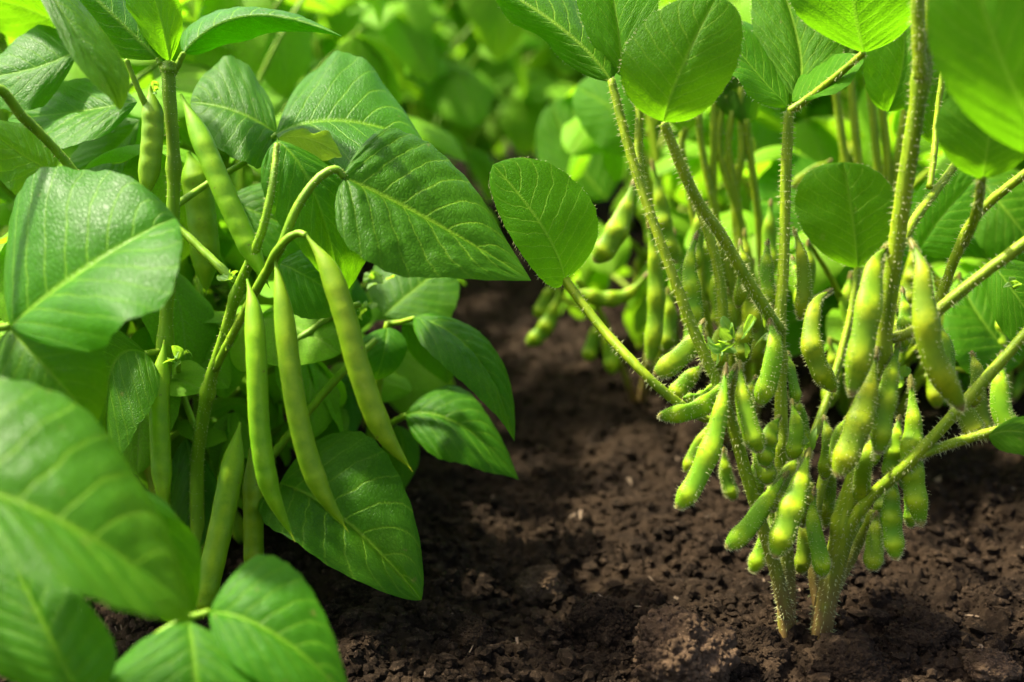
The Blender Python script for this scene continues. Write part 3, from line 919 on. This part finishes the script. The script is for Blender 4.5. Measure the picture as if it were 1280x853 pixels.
leaf(E_, (829, 152, .455), (852, 85, .448), (896, -4, .455), (782, 62, .452), (916, 92, .452), seed=103, hairs=240, nt=52, quilt=.006, mat=M_SOY, a=.52, b=.45, nv=9, wave=.03)
leaf(E_, (984, 134, .496), (938, 84, .50), (885, 15, .515), (912, 100, .478), (955, 50, .54), seed=104, hairs=200, **SL)
leaf(E_, (992, 122, .505), (1000, 66, .52), (968, -40, .54), (940, 36, .53), (1056, 40, .52), seed=105, hairs=200, quilt=.013, mat=M_SOY, a=.5, b=.6, nv=9, wave=.05)
leaf(E_, (1080, 66, .462), (1068, 12, .455), (1058, -80, .45), (985, -6, .455), (1148, -4, .455), seed=106, hairs=200, **SL)
leaf(E_, (706, 350, .50), (678, 285, .495), (616, 206, .50), (652, 318, .495), (734, 244, .505), seed=107, hairs=160, nt=52, quilt=.006, mat=M_SOY, a=.55, b=.42, nv=9, wave=.025)
leaf(E_, (1072, 335, .55), (1066, 275, .548), (1054, 203, .55), (994, 262, .55), (1126, 262, .55), seed=108, hairs=180, quilt=.006, mat=M_SOY, a=.6, b=.40, nv=9, wave=.03)
leaf(E_, (990, 128, .50), (1030, 112, .485), (1078, 74, .475), (1022, 82, .51), (1046, 116, .475), seed=109, **SL)
bud(E_, (920, 424, .485), 46, 21)
bud(E_, (960, 418, .492), 34, 22)
bud(E_, (1006, 560, .49), 42, 23)
bud(E_, (900, 432, .49), 34, 24)
bud(E_, (880, 440, .50), 30, 25)

pod(E_, [(962, 400, .488), (968, 430, .48), (962, 470, .477), (948, 508, .478)], 37, seeds=2, seed=21, twist=.3)
pod(E_, [(1040, 362, .50), (1020, 380, .49), (1014, 425, .483), (1024, 460, .482), (1044, 490, .485)], 36, seeds=3, seed=22)
pod(E_, [(908, 455, .478), (903, 500, .472), (890, 555, .468), (868, 605, .466), (846, 636, .466)], 38, seeds=3, seed=23)
pod(E_, [(922, 455, .482), (900, 490, .478), (868, 513, .474), (822, 521, .474)], 36, seeds=3, seed=24, twist=.5)
pod(E_, [(925, 452, .482), (928, 495, .477), (938, 535, .474), (950, 566, .474)], 36, seeds=2, seed=25)
pod(E_, [(944, 535, .492), (952, 570, .488), (962, 606, .487)], 34, seeds=2, seed=26)
pod(E_, [(985, 590, .486), (960, 625, .478), (935, 660, .474), (908, 686, .472)], 36, seeds=2, seed=27, twist=.2)
pod(E_, [(1012, 562, .484), (1000, 605, .474), (985, 650, .468), (968, 698, .467)], 44, seeds=3, seed=28)
pod(E_, [(998, 568, .495), (982, 600, .49), (962, 640, .488)], 36, seeds=2, seed=29)
pod(E_, [(1018, 610, .492), (1016, 650, .488), (1024, 690, .486), (1030, 722, .487)], 34, seeds=2, seed=30, twist=.4)
pod(E_, [(965, 640, .525), (955, 680, .525), (940, 716, .525)], 28, seeds=2, seed=31)
pod(E_, [(905, 560, .54), (908, 595, .54), (918, 625, .54)], 26, seeds=2, seed=32)
pod(E_, [(895, 520, .55), (872, 560, .55), (858, 592, .55)], 26, seeds=2, seed=33, hairs=160)
pod(E_, [(880, 400, .505), (868, 425, .50), (848, 448, .497), (818, 470, .496)], 38, seeds=2, seed=34)
pod(E_, [(872, 290, .525), (862, 330, .52), (866, 370, .518), (872, 420, .518)], 30, seeds=3, seed=35)
pod(E_, [(960, 300, .51), (958, 340, .508), (965, 385, .508)], 26, seeds=2, seed=36)
pod(E_, [(992, 285, .51), (1002, 320, .508), (1005, 360, .508), (1000, 400, .51)], 26, seeds=2, seed=37)
pod(E_, [(985, 490, .52), (1000, 520, .52), (1005, 565, .52)], 26, seeds=2, seed=38)
pod(E_, [(880, 455, .52), (860, 475, .52), (838, 500, .52)], 32, seeds=2, seed=39)

for i, (x0, y0, x1, y1, x2, y2, dd, w_) in enumerate([
        (955, 560, 948, 590, 940, 625, .505, 32), (975, 520, 962, 545, 955, 585, .49, 32), (990, 500, 996, 540, 990, 575, .49, 32),
        (1010, 590, 1012, 620, 1002, 660, .498, 30), (985, 440, 990, 470, 996, 505, .51, 30), (940, 395, 930, 420, 928, 455, .505, 30),
        (905, 400, 898, 430, 902, 462, .515, 30), (960, 590, 968, 630, 975, 665, .515, 30), (925, 300, 930, 340, 922, 385, .54, 28),
        (900, 470, 880, 495, 852, 500, .50, 30), (1000, 640, 1006, 680, 1000, 718, .52, 28), (945, 470, 936, 500, 930, 540, .51, 30),
        (1030, 520, 1036, 555, 1030, 600, .515, 30), (990, 320, 1000, 350, 1012, 385, .53, 26)]):
    pod(E_, [(x0, y0, dd), (x1, y1, dd - .006), (x2, y2, dd - .006)], w_, seeds=2 + i % 2, seed=600 + i, twist=(i % 5) * .25, hairs=200)

F_, gf = plant('soybean_plant', 1022, 797, 'soybean plant with thick leaning stem and near pods crossing at the right', 'soybean plant')
stem(F_, [gf, (1036, 735, .500), (1056, 655, .490), (1080, 545, .475), (1100, 440, .46), (1117, 330, .448), (1133, 220, .438), (1152, 95, .428), (1168, -30, .42)],
     [28, 25, 21, 19, 19], seed=91, hairs=2000, n=120, nodes=(0.25, 0.5, 0.87), **HS)
stem(F_, [(1151, 98, .426), (1148, 40, .42), (1147, -30, .415)], [17, 15], 'branch', seed=92, hairs=250, **HS)
stem(F_, [(1048, 680, .492), (1085, 625, .478), (1135, 580, .465), (1200, 510, .455), (1275, 425, .45), (1330, 360, .45)], [15, 15, 14, 13, 13], 'branch', seed=93, hairs=800, n=70, **HS)
stem(F_, [(1145, 570, .463), (1190, 555, .46), (1240, 540, .46), (1310, 520, .46)], [12, 11, 10], 'branch', seed=94, hairs=350, n=40, **HS)
stem(F_, [(1104, 425, .462), (1140, 415, .455), (1180, 382, .45), (1230, 342, .445), (1320, 275, .44)], [13, 14, 14, 13], 'branch', seed=95, hairs=450, n=50, **HS)
stem(F_, [(1150, 440, .50), (1175, 375, .495), (1195, 320, .485), (1222, 268, .475), (1290, 210, .46)], [12, 12, 11], 'branch', seed=96, hairs=450, n=50, **HS)
stem(F_, [(1205, 305, .482), (1222, 260, .45), (1227, 222, .42)], [12, 11], 'petiole', seed=97, hairs=150, **HS)
stem(F_, [(1120, 320, .452), (1140, 280, .46), (1165, 245, .47), (1195, 205, .48)], [12, 11, 9], 'petiole', seed=98, hairs=250, **HS)
stem(F_, [(1042, 740, .505), (1068, 690, .505), (1092, 640, .50)], [13, 11], 'branch', seed=99, hairs=300, **HS)
stem(F_, [(1030, 790, .515), (1018, 720, .52), (1020, 640, .525), (1040, 560, .53)], [15, 12], 'branch', seed=100, hairs=300, **HS)
stem(F_, [(1162, 235, .47), (1168, 190, .475), (1172, 140, .48), (1180, 80, .48)], [8, 7], 'petiole', seed=120, hairs=100, **HS)
leaf(F_, (1310, 192, .36), (1245, 60, .35), (1205, -90, .355), (1170, 84, .352), (1340, -20, .35), seed=111, nt=52, **SL)
leaf(F_, (1228, 224, .42), (1236, 172, .415), (1246, 108, .42), (1170, 152, .415), (1302, 158, .42), seed=112, mat=M_SOY, a=.55, b=.42, nv=9, wave=.04)
leaf(F_, (1148, 312, .56), (1178, 270, .555), (1220, 222, .56), (1150, 235, .56), (1210, 305, .55), seed=113, **SL)
leaf(F_, (1275, 455, .60), (1230, 405, .60), (1200, 352, .62), (1190, 450, .58), (1272, 360, .62), seed=114, quilt=.02, **SL)
leaf(F_, (1225, 225, .62), (1262, 270, .60), (1310, 330, .60), (1300, 230, .62), (1225, 310, .60), seed=115, quilt=.02, **SL)
leaf(F_, (1240, 330, .52), (1270, 370, .51), (1310, 430, .51), (1310, 350, .52), (1250, 410, .51), seed=116, **SL)
leaf(F_, (1236, 546, .455), (1275, 540, .45), (1345, 560, .45), (1290, 520, .46), (1280, 570, .445), seed=117, **SL)
leaf(F_, (1110, 140, .54), (1130, 60, .54), (1120, -40, .55), (1080, 60, .54), (1180, 70, .54), seed=118, **SL)
leaf(F_, (1165, 180, .52), (1175, 110, .52), (1200, 30, .53), (1130, 100, .52), (1220, 120, .52), seed=119, **SL)
bud(F_, (1268, 358, .50), 26, 31)
bud(F_, (1128, 605, .475), 36, 32)
bud(F_, (1120, 470, .465), 30, 33)

pod(F_, [(1112, 305, .448), (1094, 330, .443), (1088, 370, .438), (1078, 430, .435), (1064, 496, .436)], 46, seeds=3, seed=41, twist=.2)
pod(F_, [(1096, 435, .455), (1085, 490, .45), (1068, 545, .447), (1046, 597, .447)], 46, seeds=3, seed=42)
pod(F_, [(1138, 300, .44), (1152, 335, .432), (1156, 390, .428), (1168, 450, .428), (1204, 514, .433)], 44, seeds=3, seed=43)
pod(F_, [(1124, 425, .46), (1114, 470, .455), (1104, 520, .452), (1098, 568, .452)], 38, seeds=3, seed=44, twist=.3)
pod(F_, [(1138, 470, .475), (1142, 530, .47), (1140, 590, .468), (1152, 658, .468)], 40, seeds=4, seed=45)
pod(F_, [(1180, 480, .50), (1205, 515, .495), (1224, 550, .493)], 38, seeds=2, seed=46)
pod(F_, [(1252, 440, .475), (1250, 480, .47), (1254, 520, .468), (1275, 545, .468)], 38, seeds=2, seed=47)
pod(F_, [(1096, 640, .498), (1094, 675, .494), (1090, 714, .492)], 34, seeds=2, seed=48)
pod(F_, [(1120, 590, .485), (1114, 640, .48), (1120, 700, .478)], 36, seeds=3, seed=49)
pod(F_, [(1092, 545, .47), (1080, 580, .465), (1075, 640, .49)], 30, seeds=2, seed=50)
pod(F_, [(1040, 555, .53), (1036, 610, .53), (1032, 660, .53)], 28, seeds=2, seed=51)
pod(F_, [(1064, 590, .52), (1052, 640, .52), (1046, 690, .52)], 28, seeds=2, seed=52)
pod(F_, [(1100, 410, .47), (1096, 380, .468), (1102, 340, .466)], 20, seeds=2, seed=53)

for i, (x0, y0, x1, y1, x2, y2, dd, w_) in enumerate([
        (1085, 500, 1092, 540, 1086, 585, .485, 34), (1125, 520, 1118, 560, 1112, 605, .485, 34), (1060, 520, 1048, 550, 1044, 590, .49, 32),
        (1150, 590, 1140, 620, 1138, 660, .50, 30), (1075, 620, 1078, 655, 1068, 690, .515, 30), (1110, 590, 1105, 630, 1100, 668, .505, 32),
        (1170, 400, 1182, 440, 1180, 490, .50, 34), (1128, 360, 1132, 400, 1126, 440, .475, 30), (1215, 440, 1222, 470, 1216, 510, .50, 32),
        (1090, 385, 1080, 410, 1075, 440, .49, 30)]):
    pod(F_, [(x0, y0, dd), (x1, y1, dd - .006), (x2, y2, dd - .006)], w_, seeds=2 + i % 2, seed=640 + i, twist=(i % 5) * .25, hairs=200)

#@@BACK
# ------------------------------------------------------------------ the rows behind
def proto_leaf(seed, a, b, nt, ns, name, mat):
    r = np.random.default_rng(seed)
    dr = r.uniform(0.02, 0.25)
    V, F, uv, _ = leaf_surface((0, 0, 0), (0, .52, r.uniform(.02, .08)), (0, 1.0, -dr),
                               (-.36, .42, r.uniform(-.12, .10)), (.36, .42, r.uniform(-.12, .10)), a, b, nt, ns, 8, .012, .05, .06, seed)
    me = mesh_np(name, V, F, uv)
    me.materials.append(mat)
    return me


M_BGB = leaf_material('bean_leaf_back_lit', (0.140, 0.325, 0.010), (0.22, 0.48, 0.008), (0.22, 0.36, 0.04), 8, rough=0.6, spec=0.08, tmix=0.52, bump=0.1)  # brighter copy of the bean leaf: sunny glow of the back rows painted in
M_BGS = leaf_material('soybean_leaf_back_lit', (0.150, 0.330, 0.010), (0.23, 0.48, 0.008), (0.25, 0.38, 0.05), 8, rough=0.6, spec=0.08, tmix=0.52, bump=0.1)  # soybean leaf colours raised likewise, backlight painted in
BEAN_LEAVES = [proto_leaf(s, .5, .75, 22, 9, 'bean_leaf', M_BGB) for s in range(5)]
SOY_LEAVES = [proto_leaf(s + 20, .5, .55, 22, 9, 'soybean_leaf', M_BGS) for s in range(5)]


def unit_tube(name, mat):
    k = 7; n = 6
    t = np.linspace(0, 1, n); an = np.linspace(0, 6.283, k, endpoint=False)
    V = np.stack([np.broadcast_to(np.cos(an)[None], (n, k)) * (1 - .3 * t)[:, None], (np.sin(an)[None] * (1 - .3 * t)[:, None]), np.broadcast_to(t[:, None], (n, k))], -1)
    V = V + np.stack([np.zeros(n), 2.5 * np.sin(t * 3.14), np.zeros(n)], -1)[:, None]
    me = mesh_np(name, V.reshape(-1, 3), tube_faces(n, k)); me.materials.append(mat)
    return me


U_STEM = unit_tube('stem', M_SSTEM)
U_BSTEM = unit_tube('stem', M_STEM)


def unit_pod():
    root = empty('tmp', (0, 0, 0))
    meshes = []
    for s in (2, 3):
        t = np.linspace(0, 1, 20); k = 12; an = np.linspace(0, 6.283, k, endpoint=False)
        prof = np.clip(t / .2, 0, 1) ** .6 * np.clip((1 - t) / .1, 0, 1) ** .45 + .03
        bump = np.zeros(20)
        for c in np.linspace(.3, .84, s): bump = np.maximum(bump, np.exp(-((t - c) / .1) ** 2))
        V = np.stack([np.cos(an)[None] * (prof * (.9 + .12 * bump))[:, None], np.sin(an)[None] * (prof * (.4 + .3 * bump))[:, None] + 1.2 * np.sin(t * 2)[:, None], np.broadcast_to(-7.5 * t[:, None], (20, k))], -1)
        me = mesh_np('pod', V.reshape(-1, 3), tube_faces(20, k), attrs={'seed': (bump[:, None] * np.abs(np.sin(an))[None]).ravel(), 'tip': np.repeat(np.clip((t - .95) / .04, 0, 1), k)})
        me.materials.append(M_SPOD)
        meshes.append(me)
    bpy.data.objects.remove(root)
    return meshes


U_PODS = unit_pod()


def place(name, me, root, loc, rot, scl):
    o = bpy.data.objects.new(name, me)
    COL.objects.link(o)
    o.parent = root
    o.location = loc
    if isinstance(rot, Euler) or isinstance(rot, tuple): o.rotation_euler = rot
    else:
        o.rotation_mode = 'QUATERNION'; o.rotation_quaternion = rot
    o.scale = scl
    return o


def along(v):
    return Vector(v).to_track_quat('Z', 'Y')


def leaf_rot(direction, tilt=0.0):
    """local +Y runs along direction, +Z as close to up as can be"""
    y = Vector(direction).normalized()
    x = y.cross(Vector((0, 0, 1)))
    if x.length < 1e-3: x = Vector((1, 0, 0))
    x.normalize()
    z = x.cross(y)
    m = Matrix((x, y, z)).transposed()
    return m.to_quaternion() @ Euler((0, tilt, 0)).to_quaternion()


def bush(x, y, kind, seed, height=0.36, spread=0.13, npet=9, size=0.075, pods=8, label='', group='', z=0.0, hide=None):
    r = random.Random(seed)
    root = empty('soybean_plant' if kind == 'soy' else 'bean_plant', (x, y, z))
    tag(root, label, 'soybean plant' if kind == 'soy' else 'bean plant', group)
    ust = U_STEM if kind == 'soy' else U_BSTEM
    lean = Vector((r.uniform(-.08, .08), r.uniform(-.08, .08), 1)).normalized()
    place('stem', ust, root, (0, 0, -0.01), along(lean), (.0045, .0045, height * 0.92))
    meshes = SOY_LEAVES if kind == 'soy' else BEAN_LEAVES
    for i in range(npet):
        f = ((i + r.uniform(.3, .9)) / npet) ** 1.15
        h0 = height * (0.12 + 0.72 * f)
        az = i * 2.4 + r.uniform(-.5, .5)
        out = spread * r.uniform(.55, 1.1) * (1.1 - .45 * f)
        rise = height * r.uniform(.12, .34)
        p0 = lean * h0
        p1 = p0 + Vector((math.cos(az) * out, math.sin(az) * out, rise))
        v = p1 - p0
        place('petiole', ust, root, p0, along(v), (.0022, .0022, v.length))
        for j in (-1, 0, 1):
            aa = az + j * r.uniform(.9, 1.35)
            el = r.uniform(-1.25, .15)
            dv = Vector((math.cos(aa) * math.cos(el), math.sin(aa) * math.cos(el), math.sin(el)))
            s = size * r.uniform(.75, 1.25) * (1.1 if j == 0 else .92)
            place('leaf', r.choice(meshes), root, p1, leaf_rot(dv, r.uniform(-.45, .45)), (s, s, s))
    for i in range(pods):
        h0 = height * r.uniform(.18, .62)
        az = r.uniform(0, 6.28)
        p0 = lean * h0 + Vector((math.cos(az), math.sin(az), 0)) * r.uniform(.004, .022)
        s = r.uniform(.0048, .0062) if kind == 'soy' else .005
        place('pod', r.choice(U_PODS), root, p0, Euler((r.uniform(-.4, .4), r.uniform(-.4, .4), r.uniform(0, 6.28))), (s, s, s * (1.05 if kind == 'soy' else 1.9)))
    return root


def px_of(x, y, z):
    v = np.array([x, y, z]) - CAM
    d = v @ FWD
    return W / 2 + FPX * (v @ RT) / d, HT / 2 - FPX * (v @ UP) / d, d


# G: soybean plant right behind, its pods hang over the path
G_, gg = plant('soybean_plant', 800, 500, 'blurred soybean plant behind with pods hanging over the path soil', 'soybean plant')
stem(G_, [gg, (812, 440, .80), (818, 350, .78), (815, 250, .76), (800, 180, .75)], [11, 10, 8], seed=130, hairs=300, **HS)
stem(G_, [gg, (770, 440, .80), (745, 380, .78), (720, 350, .76)], [8, 7], 'branch', seed=131, **HS)
stem(G_, [(770, 440, .80), (745, 400, .80), (700, 370, .80), (690, 352, .80)], [7, 6], 'branch', seed=132, **HS)
pod(G_, [(795, 222, .62), (782, 262, .615), (765, 300, .61), (743, 328, .61)], 40, seeds=3, seed=61, hairs=120)
pod(G_, [(812, 340, .70), (785, 368, .70), (755, 374, .70), (722, 366, .70)], 28, seeds=3, seed=62, hairs=0)
pod(G_, [(702, 352, .78), (692, 388, .78), (678, 415, .78), (658, 432, .78)], 28, seeds=3, seed=63, hairs=0)
pod(G_, [(690, 352, .80), (682, 375, .80), (670, 398, .80)], 24, seeds=2, seed=64, hairs=0)
pod(G_, [(748, 398, .80), (742, 425, .80), (734, 452, .80)], 26, seeds=2, seed=65, hairs=0)
pod(G_, [(755, 405, .79), (762, 435, .79), (766, 468, .79)], 28, seeds=2, seed=66, hairs=0)
pod(G_, [(810, 270, .60), (818, 330, .60), (820, 390, .60), (812, 456, .60)], 31, seeds=3, seed=67, hairs=120)
pod(G_, [(835, 360, .62), (838, 400, .62), (832, 440, .62)], 26, seeds=2, seed=68, hairs=80)
pod(G_, [(815, 200, .63), (825, 250, .63), (832, 290, .63), (845, 330, .63)], 30, seeds=3, seed=69, hairs=80)
leaf(G_, (800, 180, .75), (770, 140, .75), (720, 110, .77), (745, 180, .75), (790, 100, .77), seed=141, **SL)
leaf(G_, (760, 250, .85), (720, 200, .86), (690, 130, .88), (680, 220, .86), (770, 150, .88), seed=142, **SL)

# K: cluster of upright bare stems with unopened leaves behind the fork
K_, gk = plant('soybean_plant', 925, 560, 'soybean plant of many slender upright stems seen behind the straight stem', 'soybean plant')
for i, (xa, xb, yt) in enumerate([(905, 872, 130), (915, 893, 105), (925, 905, 120), (935, 925, 110), (945, 932, 150), (900, 856, 160), (915, 915, 140)]):
    stem(K_, [(None, *(np.array(gk[1:]) + np.array([(i - 3) * .006, 0, 0]))), (xa + 9 * math.sin(i * 2.1), 410 + 13 * (i % 3), .68), ((xa + xb) / 2 + 11 * math.sin(i * 3.3 + 1), 290 - 20 * (i % 2), .665), (xb + 6 * math.cos(i * 1.7), 190, .655), (xb, yt, .65)], [12, 10, 9, 9], 'stem', seed=150 + i, hairs=160, n=40, **HS)
    leaf(K_, (xb, yt + 6, .65), (xb - 6, yt - 30, .65), (xb - 20 + 6 * i, yt - 80, .66), (xb - 24, yt - 30, .65), (xb + 18, yt - 30, .655), seed=160 + i, nt=24, ns=10, **SL)
for i in range(13):
    x0 = 832 + i * 11
    pod(K_, [(x0, 250 + 37 * (i % 4), .63 + .02 * (i % 3)), (x0 + 5 * math.sin(i), 295 + 37 * (i % 4), .63 + .02 * (i % 3)), (x0 - 12 * math.cos(i * 1.7), 342 + 37 * (i % 4), .63 + .02 * (i % 3))], 28, seeds=2, seed=80 + i, hairs=0)

J_, gj = plant('soybean_plant', 1085, 545, 'soybean plant with bare petioles rising behind the round leaf at the right', 'soybean plant')
for i, (xa, xm, xb, yt) in enumerate([(1085, 1060, 1040, 85), (1090, 1075, 1060, 70), (1100, 1098, 1085, 90), (1105, 1110, 1095, 60), (1110, 1120, 1135, 110)]):
    stem(J_, [(None, *(np.array(gj[1:]) + np.array([(i - 2) * .006, 0, 0]))), (xa, 360, .68), (xm, 220, .66), (xb, yt, .65)], [13, 11, 9], 'stem', seed=170 + i, hairs=160, n=40, **HS)
    leaf(J_, (xb, yt, .65), (xb + 10, yt - 50, .66), (xb + 20 - 14 * i, yt - 120, .67), (xb - 44, yt - 50, .66), (xb + 50, yt - 50, .66), seed=180 + i, nt=24, ns=10, **SL)
pod(J_, [(1040, 200, .66), (1015, 215, .66), (990, 235, .66)], 22, seeds=2, seed=90, hairs=0)
pod(J_, [(1160, 330, .66), (1180, 370, .66), (1185, 420, .66)], 26, seeds=2, seed=91, hairs=0)
for i in range(11):
    x0 = 1010 + i * 27
    y0 = 300 + 41 * ((i * 3) % 5)
    pod(J_, [(x0, y0, .60 + .02 * (i % 3)), (x0 + 6 * math.sin(i * 2), y0 + 42, .60 + .02 * (i % 3)), (x0 - 12 * math.cos(i * 1.3), y0 + 88, .60 + .02 * (i % 3))], 30, seeds=2 + i % 2, seed=660 + i, hairs=0)
    stem(J_, [(1085 + 4 * i, 520, .67), ((1085 + x0) / 2 + 8, (y0 + 470) / 2, .65), (x0, y0, .60 + .02 * (i % 3))], [9, 8, 5], 'branch', seed=680 + i, n=24, **HS)
leaf(J_, (1090, 300, .70), (1030, 270, .70), (940, 250, .72), (1010, 330, .70), (1020, 200, .72), seed=190, **SL)
leaf(J_, (1090, 320, .72), (1150, 300, .72), (1230, 330, .73), (1160, 250, .73), (1150, 370, .72), seed=191, **SL)
leaf(J_, (1080, 380, .72), (1020, 390, .72), (960, 420, .72), (1020, 350, .73), (1010, 440, .71), seed=192, **SL)

LAB_L = 'out of focus bean plant in the left row behind the foreground bean plants'
LAB_R = 'out of focus soybean plant in the right row behind the foreground soybean plants'
LAB_S = 'small leafy bean plant half hidden behind the long pods'
LAB_F = 'blurred leafy plant in the bright green mass at the back of the field'
r = random.Random(5)
for i, (x, y, hh) in enumerate([(-.195, .60, .20), (-.150, .665, .22), (-.25, .66, .25), (-.115, .74, .19), (-.215, .545, .17), (-.165, .575, .15), (-.27, .57, .16)]):
    bush(x, y, 'bean', 700 + i, hh, .075, 12, .045, 3, LAB_S + ', ' + ['second row of its clump', 'under the arching stem', 'behind the upright stem', 'closest to the path', 'beside the upright stem', 'lowest, at the pod tips', 'farthest left'][i], 'small bean plants behind the long pods')
left = [(-.30, .74), (-.20, .86), (-.40, .92), (-.27, 1.05), (-.18, 1.22), (-.38, 1.28), (-.24, 1.48), (-.50, 1.10), (-.58, .85)]
ORD = ['nearest', 'second', 'third', 'fourth', 'fifth', 'sixth', 'seventh', 'eighth', 'ninth', 'tenth']
left.sort(key=lambda q: q[1]); 
for i, (x, y) in enumerate(left):
    LAB_L = 'out of focus bean plant, %s from the front in the left row behind' % ORD[i]
    bush(x, y, 'bean', 200 + i, r.uniform(.29, .36), .13, 15, .066, 4, LAB_L, 'blurred bean plants of the left row')
for i, (x, y, hh) in enumerate([(.115, .86, .25), (.175, .79, .22), (.235, .74, .20), (.20, .98, .28), (.33, .72, .20)]):
    bush(x, y, 'soy', 760 + i, hh, .08, 12, .05, 12, 'small soybean plant filling the space behind the pods, ' + ['nearest the path', 'second from the path', 'third from the path', 'farthest back', 'at the right edge'][i], 'small soybean plants behind the pods')
right = [(.30, .95), (.42, .82), (.52, .98), (.36, 1.15), (.24, 1.22), (.50, 1.25), (.30, 1.45), (.16, 1.55), (.62, .90)]
right.sort(key=lambda q: q[1])
for i, (x, y) in enumerate(right):
    LAB_R = 'out of focus soybean plant, %s from the front in the right row behind' % ORD[i]
    bush(x, y, 'soy', 230 + i, r.uniform(.30, .38), .13, 13, .075, 12, LAB_R, 'blurred soybean plants of the right row')
far = [(.03, 1.78), (.10, 1.62), (-.06, 1.70)]
for yy in np.arange(1.45, 4.3, .26):
    n = int(3 + yy * 2.6)
    for i in range(n):
        x = (i + .5) / n * 2 - 1
        x = x * (yy * .52 + .1)
        if abs(x - .02) < .13 and yy < 1.6: continue
        far.append((x + r.uniform(-.06, .06), yy + r.uniform(-.1, .1)))
KEEP = set(range(20)) | {23, 26, 27, 31, 32, 34, 35, 44, 45, 55, 65}
chosen = []
for i, (x, y) in enumerate(far):
    kd, hh = r.choice(['soy', 'bean']), r.uniform(.34, .46)
    if i in KEEP: chosen.append((x / y, x, y, kd, 300 + i, hh))
chosen.sort()
TEN = ['', 'first', 'second', 'third', 'fourth', 'fifth', 'sixth', 'seventh', 'eighth', 'ninth', 'tenth', 'eleventh', 'twelfth', 'thirteenth', 'fourteenth', 'fifteenth', 'sixteenth', 'seventeenth']
for i, (q, x, y, kd, sd, hh) in enumerate(chosen):
    k = i + 1; m_ = len(chosen) - i
    where = ('%s from the left edge' % TEN[k]) if k <= m_ else ('%s from the right edge' % TEN[m_])
    bush(x, y, kd, sd, hh, .17, 19, .078, 0, 'blurred leafy plant in the green mass at the back, ' + where, 'blurred plants filling the back of the field')

# farther still the crop closes into one mass
n = 9000
fy = rng.uniform(4.2, 16, n); fx = rng.uniform(-1, 1, n) * (fy * .62 + .5); fz = rng.uniform(.05, 1, n) ** .6 * (.42 + .03 * fy)
V0, F0, uv0, _ = leaf_surface((0, 0, 0), (0, .5, .06), (0, 1, -.1), (-.38, .42, 0), (.38, .42, 0), .5, .65, 6, 2, 8, 0, .05, .05, 3)
az = rng.uniform(0, 6.28, n); el = rng.uniform(-.8, .6, n); ro = rng.uniform(-.6, .6, n); sz = rng.uniform(.09, .16, n)
Yd = np.stack([np.cos(az) * np.cos(el), np.sin(az) * np.cos(el), np.sin(el)], -1)
Xd = nrm(np.cross(Yd, np.array([0, 0, 1.0]))); Zd = np.cross(Xd, Yd)
X2 = Xd * np.cos(ro)[:, None] + Zd * np.sin(ro)[:, None]; Z2 = np.cross(X2, Yd)
VV = (V0[None, :, 0, None] * X2[:, None] + V0[None, :, 1, None] * Yd[:, None] + V0[None, :, 2, None] * Z2[:, None]) * sz[:, None, None] + np.stack([fx, fy, fz], -1)[:, None]
FF = (np.arange(n)[:, None, None] * len(V0) + F0[None]).reshape(-1, 4)
ff = obj('far_crop', mesh_np('far_crop', VV.reshape(-1, 3), FF, np.tile(uv0, (n, 1))), M_BGS)
tag(ff, 'bright green far crop blurred into one mass of leaves', 'crop', None, 'stuff')
